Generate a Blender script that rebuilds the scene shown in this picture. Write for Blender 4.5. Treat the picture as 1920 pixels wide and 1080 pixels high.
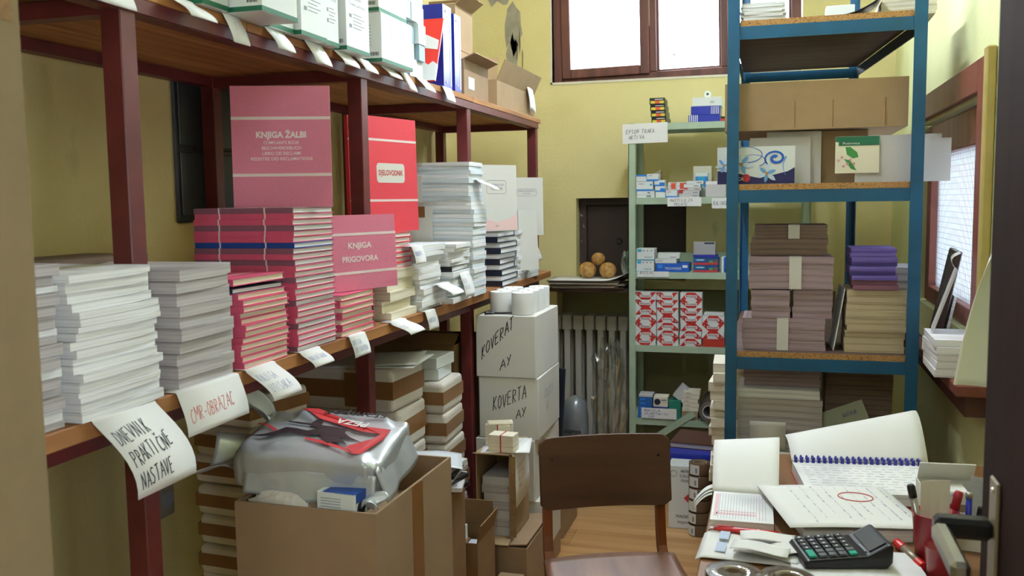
import bpy, bmesh, math, random
from mathutils import Vector, Matrix

for _o in list(bpy.data.objects):
    bpy.data.objects.remove(_o)
scene = bpy.context.scene
COL = scene.collection
R = math.radians

# ---------------------------------------------------------------- camera
cam_data = bpy.data.cameras.new('camera')
cam_data.sensor_width = 36.0
cam_data.lens = 32.25
cam_data.clip_start = 0.02
cam_data.dof.use_dof = True
cam_data.dof.focus_distance = 2.7
cam_data.dof.aperture_fstop = 7.1
camera = bpy.data.objects.new('camera', cam_data)
COL.objects.link(camera)
_r = Vector((0.96140079, 0.27482333, -0.01344107))
_u = Vector((-0.01317854, 0.09478541, 0.99541049))
_f = Vector((-0.27483604, 0.9568113, -0.09474854))
camera.matrix_world = Matrix(((_r.x, _u.x, -_f.x, 0), (_r.y, _u.y, -_f.y, 0), (_r.z, _u.z, -_f.z, 1.47), (0, 0, 0, 1)))
scene.camera = camera

# ---------------------------------------------------------------- world, lamps, exposure
world = bpy.data.worlds.new('overcast_sky')
scene.world = world
world.use_nodes = True
_bg = world.node_tree.nodes['Background']
_bg.inputs[0].default_value = (0.80, 0.90, 1.0, 1)
_bg.inputs[1].default_value = 11.5
scene.view_settings.view_transform = 'Standard'
scene.view_settings.look = 'None'
scene.view_settings.gamma = 1.0
scene.view_settings.use_curve_mapping = False
scene.view_settings.exposure = 0.54
TUBE_STRENGTH = 180.0         # radiance of the ceiling tube

def area_light(name, loc, rot, sx, sy, power, col=(1, 1, 1), portal=False):
    l = bpy.data.lights.new(name, 'AREA')
    l.shape = 'RECTANGLE'; l.size = sx; l.size_y = sy; l.energy = power; l.color = col
    if portal:
        l.cycles.is_portal = True
    o = bpy.data.objects.new(name, l); COL.objects.link(o)
    o.location = loc; o.rotation_euler = rot
    return o
area_light('window_portal', (-0.52, 5.12, 2.45), (R(-90), 0, 0), 1.3, 0.75, 1, portal=True)
area_light('fill_window_portal', (.67, -.1, 1.37), (0, R(90), 0), .74, .92, 1, portal=True)  # portal of the added window beside the viewer
area_light('hatch_portal', (0.67, 3.40, 1.39), (0, R(90), 0), 0.7, 1.1, 1, portal=True)

# ---------------------------------------------------------------- materials
MATS = {}
def _nt(name):
    m = bpy.data.materials.new(name); m.use_nodes = True
    nt = m.node_tree
    return m, nt, nt.nodes['Principled BSDF']
def srgb(h):
    h = h.lstrip('#')
    c = [int(h[i:i+2], 16) / 255 for i in (0, 2, 4)]
    return tuple((x / 12.92 if x <= 0.04045 else ((x + 0.055) / 1.055) ** 2.4) for x in c) + (1,)
def mat(name, col, rough=0.6, var=0.0, scale=20.0, stretch=(1, 1, 1), col2=None, bump=0.0, metal=0.0, spec=0.5, detail=4.0, sharp=None, coord='Object'):
    """plain colour broken by noise towards col2 (or a darker tone)"""
    if name in MATS: return MATS[name]
    m, nt, b = _nt(name)
    c = srgb(col)
    b.inputs['Base Color'].default_value = c
    b.inputs['Roughness'].default_value = rough
    b.inputs['Metallic'].default_value = metal
    b.inputs['Specular IOR Level'].default_value = spec
    if var > 0 or bump > 0 or col2:
        tc = nt.nodes.new('ShaderNodeTexCoord'); mp = nt.nodes.new('ShaderNodeMapping')
        mp.inputs['Scale'].default_value = [scale * s for s in stretch]
        nt.links.new(tc.outputs[coord], mp.inputs['Vector'])
        nz = nt.nodes.new('ShaderNodeTexNoise'); nz.inputs['Scale'].default_value = 1.0
        nz.inputs['Detail'].default_value = detail
        nt.links.new(mp.outputs[0], nz.inputs['Vector'])
        if col2 or var > 0:
            rp = nt.nodes.new('ShaderNodeValToRGB')
            lo, hi = sharp if sharp else (0.3, 0.7)
            rp.color_ramp.elements[0].position = lo; rp.color_ramp.elements[1].position = hi
            d = srgb(col2) if col2 else tuple(x * (1 - var) for x in c[:3]) + (1,)
            rp.color_ramp.elements[0].color = d; rp.color_ramp.elements[1].color = c
            nt.links.new(nz.outputs[0], rp.inputs[0]); nt.links.new(rp.outputs[0], b.inputs['Base Color'])
        if bump > 0:
            bp = nt.nodes.new('ShaderNodeBump'); bp.inputs['Strength'].default_value = bump; bp.inputs['Distance'].default_value = 0.004
            nt.links.new(nz.outputs[0], bp.inputs['Height']); nt.links.new(bp.outputs[0], b.inputs['Normal'])
    MATS[name] = m
    return m
def glassy(name, col=(1, 1, 1, 1), gloss=0.08, rough=0.02, tint=None):
    if name in MATS: return MATS[name]
    m, nt, b = _nt(name)
    nt.nodes.remove(b)
    tr = nt.nodes.new('ShaderNodeBsdfTransparent'); gl = nt.nodes.new('ShaderNodeBsdfGlossy'); mx = nt.nodes.new('ShaderNodeMixShader')
    tr.inputs[0].default_value = tint or (1, 1, 1, 1); gl.inputs[0].default_value = col; gl.inputs['Roughness'].default_value = rough
    mx.inputs[0].default_value = gloss
    nt.links.new(tr.outputs[0], mx.inputs[1]); nt.links.new(gl.outputs[0], mx.inputs[2])
    nt.links.new(mx.outputs[0], nt.nodes['Material Output'].inputs[0])
    MATS[name] = m
    return m
def wall_mat(name, base, dirt, mould, thr=0.62, zlow=None):
    m, nt, b = _nt(name)
    tc = nt.nodes.new('ShaderNodeTexCoord')
    def noise(s, d, st=(1, 1, 1)):
        mp = nt.nodes.new('ShaderNodeMapping'); mp.inputs['Scale'].default_value = [s * k for k in st]
        nt.links.new(tc.outputs['Object'], mp.inputs[0])
        n = nt.nodes.new('ShaderNodeTexNoise'); n.inputs['Scale'].default_value = 1; n.inputs['Detail'].default_value = d
        nt.links.new(mp.outputs[0], n.inputs['Vector']); return n
    n1 = noise(1.6, 6); n2 = noise(4.5, 9, (1, 1, .55)); n3 = noise(60, 3)
    r1 = nt.nodes.new('ShaderNodeValToRGB'); r1.color_ramp.elements[0].color = srgb(dirt); r1.color_ramp.elements[1].color = srgb(base)
    r1.color_ramp.elements[0].position = .28; r1.color_ramp.elements[1].position = .58
    nt.links.new(n1.outputs[0], r1.inputs[0])
    r2 = nt.nodes.new('ShaderNodeValToRGB'); r2.color_ramp.elements[0].position = thr; r2.color_ramp.elements[1].position = thr + .12
    nt.links.new(n2.outputs[0], r2.inputs[0])
    mx = nt.nodes.new('ShaderNodeMix'); mx.data_type = 'RGBA'
    nt.links.new(r2.outputs[0], mx.inputs[0]); nt.links.new(r1.outputs[0], mx.inputs[6]); mx.inputs[7].default_value = srgb(mould)
    nt.links.new(mx.outputs[2], b.inputs['Base Color'])
    b.inputs['Roughness'].default_value = .75
    bp = nt.nodes.new('ShaderNodeBump'); bp.inputs['Strength'].default_value = .35; bp.inputs['Distance'].default_value = .004
    nt.links.new(n3.outputs[0], bp.inputs['Height']); nt.links.new(bp.outputs[0], b.inputs['Normal'])
    MATS[name] = m
    return m
def pages_mat(name, col, dark, freq=420.0):
    """cut page edges: thin lines lying level"""
    if name in MATS: return MATS[name]
    m, nt, b = _nt(name)
    tc = nt.nodes.new('ShaderNodeTexCoord'); mp = nt.nodes.new('ShaderNodeMapping')
    mp.inputs['Scale'].default_value = (3, 3, freq)
    nt.links.new(tc.outputs['Object'], mp.inputs[0])
    n = nt.nodes.new('ShaderNodeTexNoise'); n.inputs['Scale'].default_value = 1; n.inputs['Detail'].default_value = 3
    nt.links.new(mp.outputs[0], n.inputs['Vector'])
    r = nt.nodes.new('ShaderNodeValToRGB'); r.color_ramp.elements[0].color = srgb(dark); r.color_ramp.elements[1].color = srgb(col)
    r.color_ramp.elements[0].position = .34; r.color_ramp.elements[1].position = .52
    nt.links.new(n.outputs[0], r.inputs[0]); nt.links.new(r.outputs[0], b.inputs['Base Color'])
    b.inputs['Roughness'].default_value = .8
    MATS[name] = m
    return m
def wood_mat(name, c1, c2, scale=8, axis='X', rough=.55, stretch=14.0, bump=.1):
    if name in MATS: return MATS[name]
    st = {'X': (1, stretch, stretch), 'Y': (stretch, 1, stretch), 'Z': (stretch, stretch, 1)}[axis]
    return mat(name, c1, rough, col2=c2, scale=scale, stretch=[s / 4 for s in st], bump=bump, detail=8)

M = dict(
    red_metal=mat('red_oxide_paint', '#6e2a2a', .45, .35, 14, bump=.05),
    plank=wood_mat('raw_plank', '#bf8a55', '#8f5a33', 10, 'Y', .7),
    blue_metal=mat('blue_paint', '#155a80', .42, .3, 9, bump=.04),
    green_metal=mat('pale_green_paint', '#b3c8ae', .45, .18, 9),
    chip=mat('chipboard', '#b98a52', .8, col2='#7c5326', scale=240, detail=2, sharp=(.33, .5), bump=.2),
    chip_dark=wood_mat('dark_board', '#6a5148', '#4f3a33', 6, 'X', .7),
    cardboard=mat('cardboard', '#a88c68', .85, .1, 14, (1, 1, 1), bump=.03),
    cardboard2=mat('cardboard_tan', '#9c8062', .85, .1, 11, bump=.03),
    cardboard_dark=mat('cardboard_brown', '#8a6842', .85, .15, 9, bump=.03),
    cardboard_old=mat('old_cardboard', '#84704f', .9, .12, 14, bump=.03),
    cardboard_edge=mat('cardboard_cut_edge', '#8e6c44', .9, .3, 90),
    white_card=mat('white_card', '#dedbd3', .7, .06, 6),
    paper=mat('white_paper', '#efefec', .8, .03, 5),
    paper_grey=mat('grey_paper', '#cfcccb', .8, .06, 5),
    pages_white=pages_mat('page_edges_white', '#f2f2f2', '#c6c6c8', 330),
    pages_grey=pages_mat('page_edges_grey', '#c3bdbd', '#9c9595', 330),
    pages_cream=pages_mat('page_edges_cream', '#efe7d2', '#cfc3a4', 330),
    pages_lilac=pages_mat('page_edges_lilac', '#ab9499', '#85707a', 300),
    pages_beige=pages_mat('page_edges_beige', '#c6b494', '#a3906f', 260),
    pages_blue=pages_mat('page_edges_bluish', '#dfe6ea', '#aebfca', 300),
    pages_purple=pages_mat('page_edges_purple', '#7e6cc0', '#4a3e86', 300),
    pages_brown=pages_mat('page_edges_dim_brown', '#8a7468', '#665449', 300),
    pink=mat('pink_cloth_cover', '#dc5a7c', .55, .1, 30, bump=.12),
    pink_pale=mat('pale_pink_cover', '#e07f9c', .5, .06, 300, bump=.3),
    plum=mat('plum_cover', '#8d5a6e', .6, .1, 20),
    red_cover=mat('red_cover', '#e84a58', .45, .05, 260, bump=.25),
    navy=mat('navy_cover', '#1c2238', .5, .1, 20),
    black=mat('black_plastic', '#151518', .35, .1, 20),
    blue_cover=mat('blue_cover', '#17479c', .5, .08, 20),
    binder_blue=mat('binder_blue', '#2534a8', .3, .05, 8),
    band=mat('white_band', '#ead9d8', .6),
    white_ink=mat('white_print', '#f3e4e6', .6),
    black_ink=mat('black_ink', '#1a1a1c', .6),
    blue_ink=mat('blue_ink', '#5a66a0', .6),
    grey_ink=mat('grey_ink', '#8b8f96', .6),
    red_ink=mat('red_ink', '#c8343a', .55),
    green_band=mat('green_carton_band', '#1d6a4d', .5),
    carton_white=mat('white_carton', '#e3e8e6', .5, .03, 5),
    carton_blue=mat('pale_blue_carton', '#9fbcc8', .5, .04, 5),
    tape_brown=mat('brown_packing_tape', '#8a6038', .28, .15, 12),
    parcel=mat('wrapped_white_paper', '#d8d0c4', .65, .12, 7, bump=.25),
    chrome=mat('steel', '#b9b7b2', .3, .1, 12, metal=.9),
    steel_dull=mat('dull_steel', '#a89c88', .45, .15, 12, metal=.7),
    window_wood=wood_mat('brown_window_wood', '#7a473c', '#4d2a25', 5, 'Z', .5),
    door_wood=wood_mat('dark_door_veneer', '#35211f', '#261615', 5, 'Z', .75),
    dark_panel=mat('dark_brown_panel', '#33231f', .5, .25, 4),
    reveal=mat('white_plaster_edge', '#e8e2d2', .8, .1, 30),
    niche=mat('shade_toned_plaster', '#a3a078', .8, .2, 3),  # darker than the wall: shade of the recesses put into the colour
    radiator=mat('radiator_enamel', '#c2beb2', .45, .08, 9),
    ply=wood_mat('chair_plywood', '#5d3b24', '#412718', 5, 'X', .5, 10),
    ply_seat=wood_mat('seat_plywood', '#8a5f45', '#65402c', 7, 'Y', .4, 10),
    bent=wood_mat('bentwood', '#99552c', '#6f3a1c', 6, 'Z', .35, 8),
    silver_bag=mat('silver_film', '#c8cdd2', .3, .12, 16, metal=.4, bump=.8, detail=2),
    red_plastic=mat('red_plastic', '#a01f2a', .35, .1, 10),
    red_pen=mat('red_pen_plastic', '#d42a26', .25),
    clear=glassy('clear_film', gloss=.22, rough=.15, tint=(.9, .93, .93, 1)),
    pane=glassy('window_glass', gloss=.05),
    melon=mat('netted_melon_skin', '#c79a55', .55, col2='#a87a3c', scale=55, bump=.5, sharp=(.42, .55)),
    core=mat('cardboard_core', '#a58d70', .8, .1, 12),
    roll_brown=mat('brown_tape_wall', '#6e5743', .22, .15, 16),
)
M['door_wood'].node_tree.nodes['Principled BSDF'].inputs['Specular IOR Level'].default_value = .15
WALL = wall_mat('yellow_green_distemper', '#e8dca2', '#d8ca8c', '#a39c74', .68)
WALL_L = wall_mat('yellow_green_distemper_old', '#cfc188', '#bdab70', '#9f8f62', .7)
WALL_R = wall_mat('pale_green_distemper', '#dde0a8', '#d0d394', '#b3b482', .74)

# ---------------------------------------------------------------- mesh builder
class MB:
    def __init__(s):
        s.v = []; s.f = []; s.m = []; s.mi = 0
    def add(s, vs, fs, mi=None):
        n = len(s.v); s.v += [tuple(v) for v in vs]
        s.f += [tuple(n + i for i in f) for f in fs]; s.m += [s.mi if mi is None else mi] * len(fs)
        return s
    def box(s, x0, x1, y0, y1, z0, z1, mi=None, T=None):
        vs = [(x, y, z) for z in (z0, z1) for y in (y0, y1) for x in (x0, x1)]
        if T is not None: vs = [T @ Vector(v) for v in vs]
        return s.add(vs, [(0, 2, 3, 1), (4, 5, 7, 6), (0, 1, 5, 4), (2, 6, 7, 3), (0, 4, 6, 2), (1, 3, 7, 5)], mi)
    def prism(s, pts, h0, h1, axis='z', mi=None, T=None):
        n = len(pts)
        def w(a, b, h):
            return {'z': (a, b, h), 'y': (a, h, b), 'x': (h, a, b)}[axis]
        vs = [w(a, b, h0) for a, b in pts] + [w(a, b, h1) for a, b in pts]
        if T is not None: vs = [T @ Vector(v) for v in vs]
        fs = [tuple(range(n - 1, -1, -1)), tuple(range(n, 2 * n))] + [(i, (i + 1) % n, n + (i + 1) % n, n + i) for i in range(n)]
        return s.add(vs, fs, mi)
    def tube(s, path, r, n=8, mi=None, closed=False, caps=True):
        path = [Vector(p) for p in path]; k = len(path); rr = r if isinstance(r, (list, tuple)) else [r] * k
        vs = []; up = Vector((0.13, 0.27, 0.95))
        for i, p in enumerate(path):
            if closed: t = path[(i + 1) % k] - path[i - 1]
            else: t = path[min(i + 1, k - 1)] - path[max(i - 1, 0)]
            t.normalize()
            a = t.cross(up)
            if a.length < 1e-4: a = t.cross(Vector((1, 0, 0)))
            a.normalize(); b = t.cross(a)
            for j in range(n):
                an = 2 * math.pi * j / n
                vs.append(p + (a * math.cos(an) + b * math.sin(an)) * rr[i])
        fs = []
        for i in range(k if closed else k - 1):
            i2 = (i + 1) % k
            for j in range(n):
                fs.append((i * n + j, i * n + (j + 1) % n, i2 * n + (j + 1) % n, i2 * n + j))
        if caps and not closed:
            fs += [tuple(range(n - 1, -1, -1)), tuple((k - 1) * n + j for j in range(n))]
        return s.add(vs, fs, mi)
    def lathe(s, prof, n=16, c=(0, 0, 0), mi=None, axis='z'):
        vs = []
        for r, z in prof:
            for j in range(n):
                a = 2 * math.pi * j / n; x, y = r * math.cos(a), r * math.sin(a)
                p = {'z': (x, y, z), 'y': (x, z, y), 'x': (z, x, y)}[axis]
                vs.append((p[0] + c[0], p[1] + c[1], p[2] + c[2]))
        fs = [(i * n + j, i * n + (j + 1) % n, (i + 1) * n + (j + 1) % n, (i + 1) * n + j) for i in range(len(prof) - 1) for j in range(n)]
        return s.add(vs, fs, mi)
    def grid(s, fn, nu, nv, mi=None, th=0.0):
        """surface fn(u,v); th > 0 gives a real thickness along the normal"""
        P = [[Vector(fn(i / nu, j / nv)) for j in range(nv + 1)] for i in range(nu + 1)]
        vs = [p for row in P for p in row]; w = nv + 1
        fs = [(i * w + j, (i + 1) * w + j, (i + 1) * w + j + 1, i * w + j + 1) for i in range(nu) for j in range(nv)]
        if th:
            N = []
            for i in range(nu + 1):
                for j in range(nv + 1):
                    a = P[min(i + 1, nu)][j] - P[max(i - 1, 0)][j]; b = P[i][min(j + 1, nv)] - P[i][max(j - 1, 0)]
                    c = a.cross(b); c.normalize(); N.append(c)
            o = len(vs); vs = vs + [p - q * th for p, q in zip(vs, N)]
            fs = fs + [tuple(o + k for k in reversed(f)) for f in fs]
            for i in range(nu):
                fs += [((i + 1) * w, i * w, o + i * w, o + (i + 1) * w), (i * w + nv, (i + 1) * w + nv, o + (i + 1) * w + nv, o + i * w + nv)]
            for j in range(nv):
                fs += [(j, j + 1, o + j + 1, o + j), (nu * w + j + 1, nu * w + j, o + nu * w + j, o + nu * w + j + 1)]
        return s.add(vs, fs, mi)
    def mesh(s, name, mats):
        me = bpy.data.meshes.new(name); me.from_pydata(s.v, [], s.f)
        for m in (mats if isinstance(mats, (list, tuple)) else [mats]): me.materials.append(M[m] if isinstance(m, str) else m)
        if any(s.m): me.polygons.foreach_set('material_index', s.m)
        me.update()
        return me
    def build(s, name, mats, parent=None, smooth=False, bevel=0.0, loc=None, fix=True, seg=1):
        me = s.mesh(name, mats)
        if fix:
            b = bmesh.new(); b.from_mesh(me); bmesh.ops.recalc_face_normals(b, faces=b.faces); b.to_mesh(me); b.free()
        if smooth:
            me.polygons.foreach_set('use_smooth', [True] * len(me.polygons))
        o = bpy.data.objects.new(name, me); COL.objects.link(o); o.parent = parent
        if loc: o.location = loc
        if bevel:
            md = o.modifiers.new('bevel', 'BEVEL'); md.width = bevel; md.segments = seg; md.limit_method = 'ANGLE'; md.angle_limit = R(40)
        return o
def inst(name, me, parent=None, loc=(0, 0, 0), rot=(0, 0, 0)):
    o = bpy.data.objects.new(name, me); COL.objects.link(o); o.parent = parent
    o.location = loc; o.rotation_euler = rot
    return o
def tag(o, label, cat, group=None, kind=None):
    o['label'] = label; o['category'] = cat
    if group: o['group'] = group
    if kind: o['kind'] = kind
    return o
def thing(name, label, cat, loc=(0, 0, 0), rz=0.0, group=None, rx=0.0, ry=0.0):
    o = bpy.data.objects.new(name, None); o.empty_display_size = .05; COL.objects.link(o)
    o.location = loc; o.rotation_euler = (R(rx), R(ry), R(rz))
    return tag(o, label, cat, group)
def copy_tree(o, parent=None):
    c = o.copy(); COL.objects.link(c); c.parent = parent
    for ch in list(o.children): copy_tree(ch, c)
    return c
ORD = ['top', 'second', 'third', 'fourth', 'fifth', 'sixth', 'seventh', 'eighth', 'ninth', 'tenth', 'eleventh', 'twelfth', 'thirteenth', 'fourteenth', 'fifteenth',
       'sixteenth', 'seventeenth', 'eighteenth', 'nineteenth', 'twentieth', 'twenty-first', 'twenty-second', 'twenty-third', 'twenty-fourth', 'twenty-fifth', 'twenty-sixth', 'twenty-seventh', 'twenty-eighth']
def nth(i, n):
    if i == n - 1: return 'bottom one'
    return 'topmost' if i == 0 else ORD[i] + ' from the top'

# ---------------------------------------------------------------- lettering
_TXT = {}
def text_mesh(s, size, bold=0.0):
    k = (s, size, bold)
    if k in _TXT: return _TXT[k]
    cu = bpy.data.curves.new('lettering', 'FONT'); cu.body = s; cu.size = size; cu.align_x = 'CENTER'; cu.align_y = 'CENTER'
    cu.offset = bold; cu.resolution_u = 3
    o = bpy.data.objects.new('lettering_source', cu); COL.objects.link(o)
    bpy.context.view_layer.update()
    me = bpy.data.meshes.new_from_object(o.evaluated_get(bpy.context.evaluated_depsgraph_get()))
    me.name = 'lettering'
    bpy.data.objects.remove(o); bpy.data.curves.remove(cu)
    _TXT[k] = me
    return me
FACE = {'-y': (R(90), 0, 0), '+x': (R(90), 0, R(90)), '-x': (R(90), 0, R(-90)), '+z': (0, 0, 0), '+y': (R(90), 0, R(180))}
def text(s, size, mt, parent, loc, face='-y', bold=0.0, spin=0.0, name='lettering', fit=None, rot=None):
    me = text_mesh(s, size, bold)
    key = (s, size, bold, mt)
    if key not in _TXT:
        m2 = me.copy(); m2.materials.clear(); m2.materials.append(M[mt]); _TXT[key] = m2
    o = inst(name, _TXT[key], parent, loc)
    o.rotation_euler = rot or FACE[face]
    if spin: o.rotation_euler = (Matrix.Rotation(0, 3, 'X') @ o.rotation_euler.to_matrix() @ Matrix.Rotation(R(spin), 3, 'Z')).to_euler()
    if fit:
        w = max(v.co.x for v in me.vertices) - min(v.co.x for v in me.vertices)
        o.scale = (fit / w, 1, 1)
    return o
# pen strokes, letters on a 0..1 grid
ST = {
 'A': [[(0, 0), (.35, 1), (.7, 0)], [(.12, .38), (.58, .4)]], 'B': [[(0, 0), (0, 1), (.5, .9), (.45, .6), (0, .52), (.55, .42), (.55, .1), (0, 0)]],
 'C': [[(.6, .9), (.3, 1), (0, .6), (.05, .15), (.35, 0), (.62, .15)]], 'D': [[(.05, 0), (.05, 1), (.5, .8), (.62, .45), (.45, .1), (.05, 0)]],
 'E': [[(.55, 1), (0, .97), (0, 0), (.58, .03)], [(0, .52), (.45, .55)]], 'F': [[(.55, 1), (0, .97), (0, 0)], [(0, .52), (.45, .55)]],
 'G': [[(.6, .85), (.3, 1), (0, .6), (.05, .15), (.35, 0), (.6, .2), (.6, .45), (.35, .45)]], 'H': [[(0, 0), (0, 1)], [(.55, 0), (.55, 1)], [(0, .5), (.55, .55)]],
 'I': [[(.15, 0), (.15, 1)]], 'J': [[(.45, 1), (.45, .2), (.25, 0), (0, .12)]], 'K': [[(0, 0), (.02, 1)], [(.5, 1), (.03, .45), (.55, 0)]],
 'L': [[(0, 1), (0, 0), (.5, .03)]], 'M': [[(0, 0), (.05, 1), (.35, .35), (.65, 1), (.72, 0)]], 'N': [[(0, 0), (.02, 1), (.52, 0), (.56, 1)]],
 'O': [[(.3, 1), (.02, .7), (.05, .2), (.3, 0), (.55, .25), (.57, .75), (.3, 1)]], 'P': [[(.05, 0), (.05, 1), (.5, .92), (.5, .58), (.05, .48)]],
 'R': [[(.05, 0), (.05, 1), (.5, .9), (.48, .58), (.05, .5), (.58, 0)]], 'S': [[(.52, .9), (.25, 1), (.03, .78), (.5, .35), (.35, .02), (0, .12)]],
 'T': [[(0, .97), (.62, 1)], [(.3, 1), (.28, 0)]], 'U': [[(0, 1), (.03, .2), (.3, 0), (.52, .2), (.55, 1)]], 'V': [[(0, 1), (.28, 0), (.56, 1)]],
 'Y': [[(0, 1), (.28, .5)], [(.56, 1), (.15, 0)]], 'Z': [[(0, 1), (.55, 1), (0, 0), (.58, .02)]], '-': [[(.05, .45), (.5, .5)]], '.': [[(.1, 0), (.14, .05)]],
 '4': [[(.45, 0), (.45, 1), (0, .35), (.6, .38)]], '3': [[(.05, .95), (.5, 1), (.25, .6), (.55, .3), (.3, 0), (0, .1)]], '1': [[(.05, .8), (.25, 1), (.25, 0)]],
 '8': [[(.28, .55), (.05, .8), (.28, 1), (.5, .8), (.28, .55), (0, .25), (.28, 0), (.56, .25), (.28, .55)]], '*': [[(.1, .3), (.5, .7)], [(.1, .7), (.5, .3)], [(.3, .2), (.3, .8)]],
 'Č': [[(.6, .85), (.3, .95), (0, .6), (.05, .15), (.35, 0), (.62, .15)], [(.15, 1.25), (.32, 1.1), (.5, 1.25)]],
 'Ž': [[(0, .95), (.55, .95), (0, 0), (.58, .02)], [(.12, 1.25), (.28, 1.1), (.45, 1.25)]],
}
def hand(lines, surf, mt, parent, u0, v0, du, dv, pen=.0012, slant=.12, seed=1, name='handwriting', rise=0.0, aspect=1.0):
    """pen writing on a surface: surf(u,v)->(point, normal), v downwards; du,dv letter size in u and v"""
    rnd = random.Random(seed); mb = MB()
    for li, ln in enumerate(lines):
        cu = u0 + (li * .2 * du if rise == 0 else 0); cv = v0 + li * dv * 1.45
        for ch in ln:
            if ch == ' ': cu += du * .6; cv -= rise * du * .6; continue
            w = .9 + rnd.uniform(-.12, .15); jy = rnd.uniform(-.08, .08)
            for st in ST.get(ch, ST['O']):
                pts = []
                for k in range(len(st) - 1):
                    for q in range(4):
                        t = q / 4; pts.append((st[k][0] * (1 - t) + st[k + 1][0] * t, st[k][1] * (1 - t) + st[k + 1][1] * t))
                pts.append(st[-1])
                P = []
                for x, y in pts:
                    x += rnd.uniform(-.015, .015)
                    P.append(surf(cu + (x + y * slant) * du * w, cv - (y + jy) * dv - rise * x * du))
                vs = []
                for k, (p, n) in enumerate(P):
                    a = P[max(k - 1, 0)][0]; b = P[min(k + 1, len(P) - 1)][0]
                    t = (b - a); t = t.normalized() if t.length > 1e-7 else Vector((1, 0, 0))
                    s_ = t.cross(n).normalized() * pen * .5
                    q = p + n * .0006
                    vs += [q - s_, q + s_]
                mb.add(vs, [(2 * k, 2 * k + 1, 2 * k + 3, 2 * k + 2) for k in range(len(P) - 1)])
            cu += du * .86 * w; cv -= rise * du * .86
    return mb.build(name, mt, parent, fix=False)
def flat_surf(o, ux, vy, n):
    o, ux, vy, n = map(Vector, (o, ux, vy, n))
    return lambda u, v: (o + ux * u + vy * v, n)
# ================================================================ the setting
def struct(o, label=None):
    o['kind'] = 'structure'
    if label: o['label'] = label
    return o
XL, XR, YB, ZC = -1.635, 0.555, 4.90, 2.95
floor = struct(MB().box(XL - .1, XR + .1, -1.7, 5.1, -.12, -.012).build('floor', mat('floor_bed', '#6b4a2c', .7)), 'worn wood-grain laminate floor')
rnd = random.Random(5)
_fl = [wood_mat('laminate_%d' % i, c1, c2, 5, 'X', .38, 16, .04) for i, (c1, c2) in enumerate((('#d0a26c', '#b3834f'), ('#c99b65', '#ac7c4a'), ('#d6aa76', '#b98a57'), ('#c4945e', '#a87643')))]
y = -1.6; row = 0
while y < 5.08:
    x = XL - (row % 3) * .4
    while x < XR:
        x1 = min(x + 1.2, XR); x0 = max(x, XL)
        if x1 - x0 > .05:
            MB().box(x0 + .0008, x1 - .0008, y + .0008, min(y + .19, 5.08) - .0008, -.012, 0).build('floor_plank', rnd.choice(_fl), floor)
        x += 1.2
    y += .19; row += 1
struct(MB().box(XL - .1, XR + .1, -1.7, 5.1, ZC, ZC + .1).build('ceiling', mat('ceiling_white', '#dcd8c6', .85, .08, 3)), 'white ceiling')
wl = struct(MB().box(XL - .1, XL, -1.7, 5.1, 0, ZC).build('wall_left', WALL_L), 'stained yellow wall behind the red shelves')
struct(MB().box(XL - .1, XR + .1, -1.8, -1.7, 0, ZC).build('wall_front', WALL_R), 'yellow-green wall behind the viewer')
def cells(xs, zs, kind):
    """wall of cells between cuts; kind(cx,cz) -> 's' solid, 'o' open, 'r' recess"""
    out = []
    for i in range(len(xs) - 1):
        for j in range(len(zs) - 1):
            out.append((xs[i], xs[i + 1], zs[j], zs[j + 1], kind((xs[i] + xs[i + 1]) / 2, (zs[j] + zs[j + 1]) / 2)))
    return out
def kb(x, z):
    if -1.165 < x < .12 and 2.10 < z < 2.86: return 'o'
    if -1.04 < x < -.45 and 1.03 < z < 1.478: return 'r'
    if -1.15 < x < .3 and 0 < z < .99: return 'r'
    return 's'
mb = MB()
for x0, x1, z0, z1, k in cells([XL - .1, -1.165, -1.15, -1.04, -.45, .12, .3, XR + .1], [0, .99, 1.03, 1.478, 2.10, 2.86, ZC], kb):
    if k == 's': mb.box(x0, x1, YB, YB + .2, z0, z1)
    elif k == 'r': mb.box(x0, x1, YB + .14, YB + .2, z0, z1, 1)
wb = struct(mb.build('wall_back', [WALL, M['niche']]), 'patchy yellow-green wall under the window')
def kr(y, z): return 'o' if (2.85 < y < 3.95 and 1.055 < z < 1.74) or (-.55 < y < .35 and 1.0 < z < 1.74) else 's'  # hatch opening, and the opening added for the fill window
mb = MB()
for y0, y1, z0, z1, k in cells([-1.7, -.55, .35, 2.85, 3.95, 5.1], [0, 1.0, 1.055, 1.74, ZC], kr):
    if k == 's': mb.box(XR, XR + .1, y0, y1, z0, z1)
struct(mb.build('wall_right', WALL_R), 'pale green wall on the right')
# peeled plaster in the upper left corner of the back wall
rnd = random.Random(3)
def blob(cx, cz, rx, rz, n=16, jit=.35):
    return [(cx + rx * math.cos(2 * math.pi * i / n) * (1 + rnd.uniform(-jit, jit)), cz + rz * math.sin(2 * math.pi * i / n) * (1 + rnd.uniform(-jit, jit))) for i in range(n)]
_pl = mat('bare_grey_plaster', '#a9a391', .95, .25, 22, bump=.5)
for cx, cz, rx, rz in ((-1.47, 2.62, .07, .10), (-1.38, 2.42, .045, .13), (-1.385, 2.26, .03, .1), (-1.42, 2.75, .12, .05)):
    MB().prism(blob(cx, cz, rx, rz), YB - .003, YB + .002, 'y').build('bare_plaster_patch', _pl, wb)
_mk = mat('dark_crack', '#6d6850', .95, .3, 60)
for cx, cz, rx, rz in ((-1.345, 2.33, .003, .07), (-1.36, 2.27, .002, .05), (-1.33, 2.22, .002, .05)):
    MB().prism(blob(cx, cz, rx, rz, 14, .5), YB - .0045, YB + .002, 'y').build('crack', _mk, wb)

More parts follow.
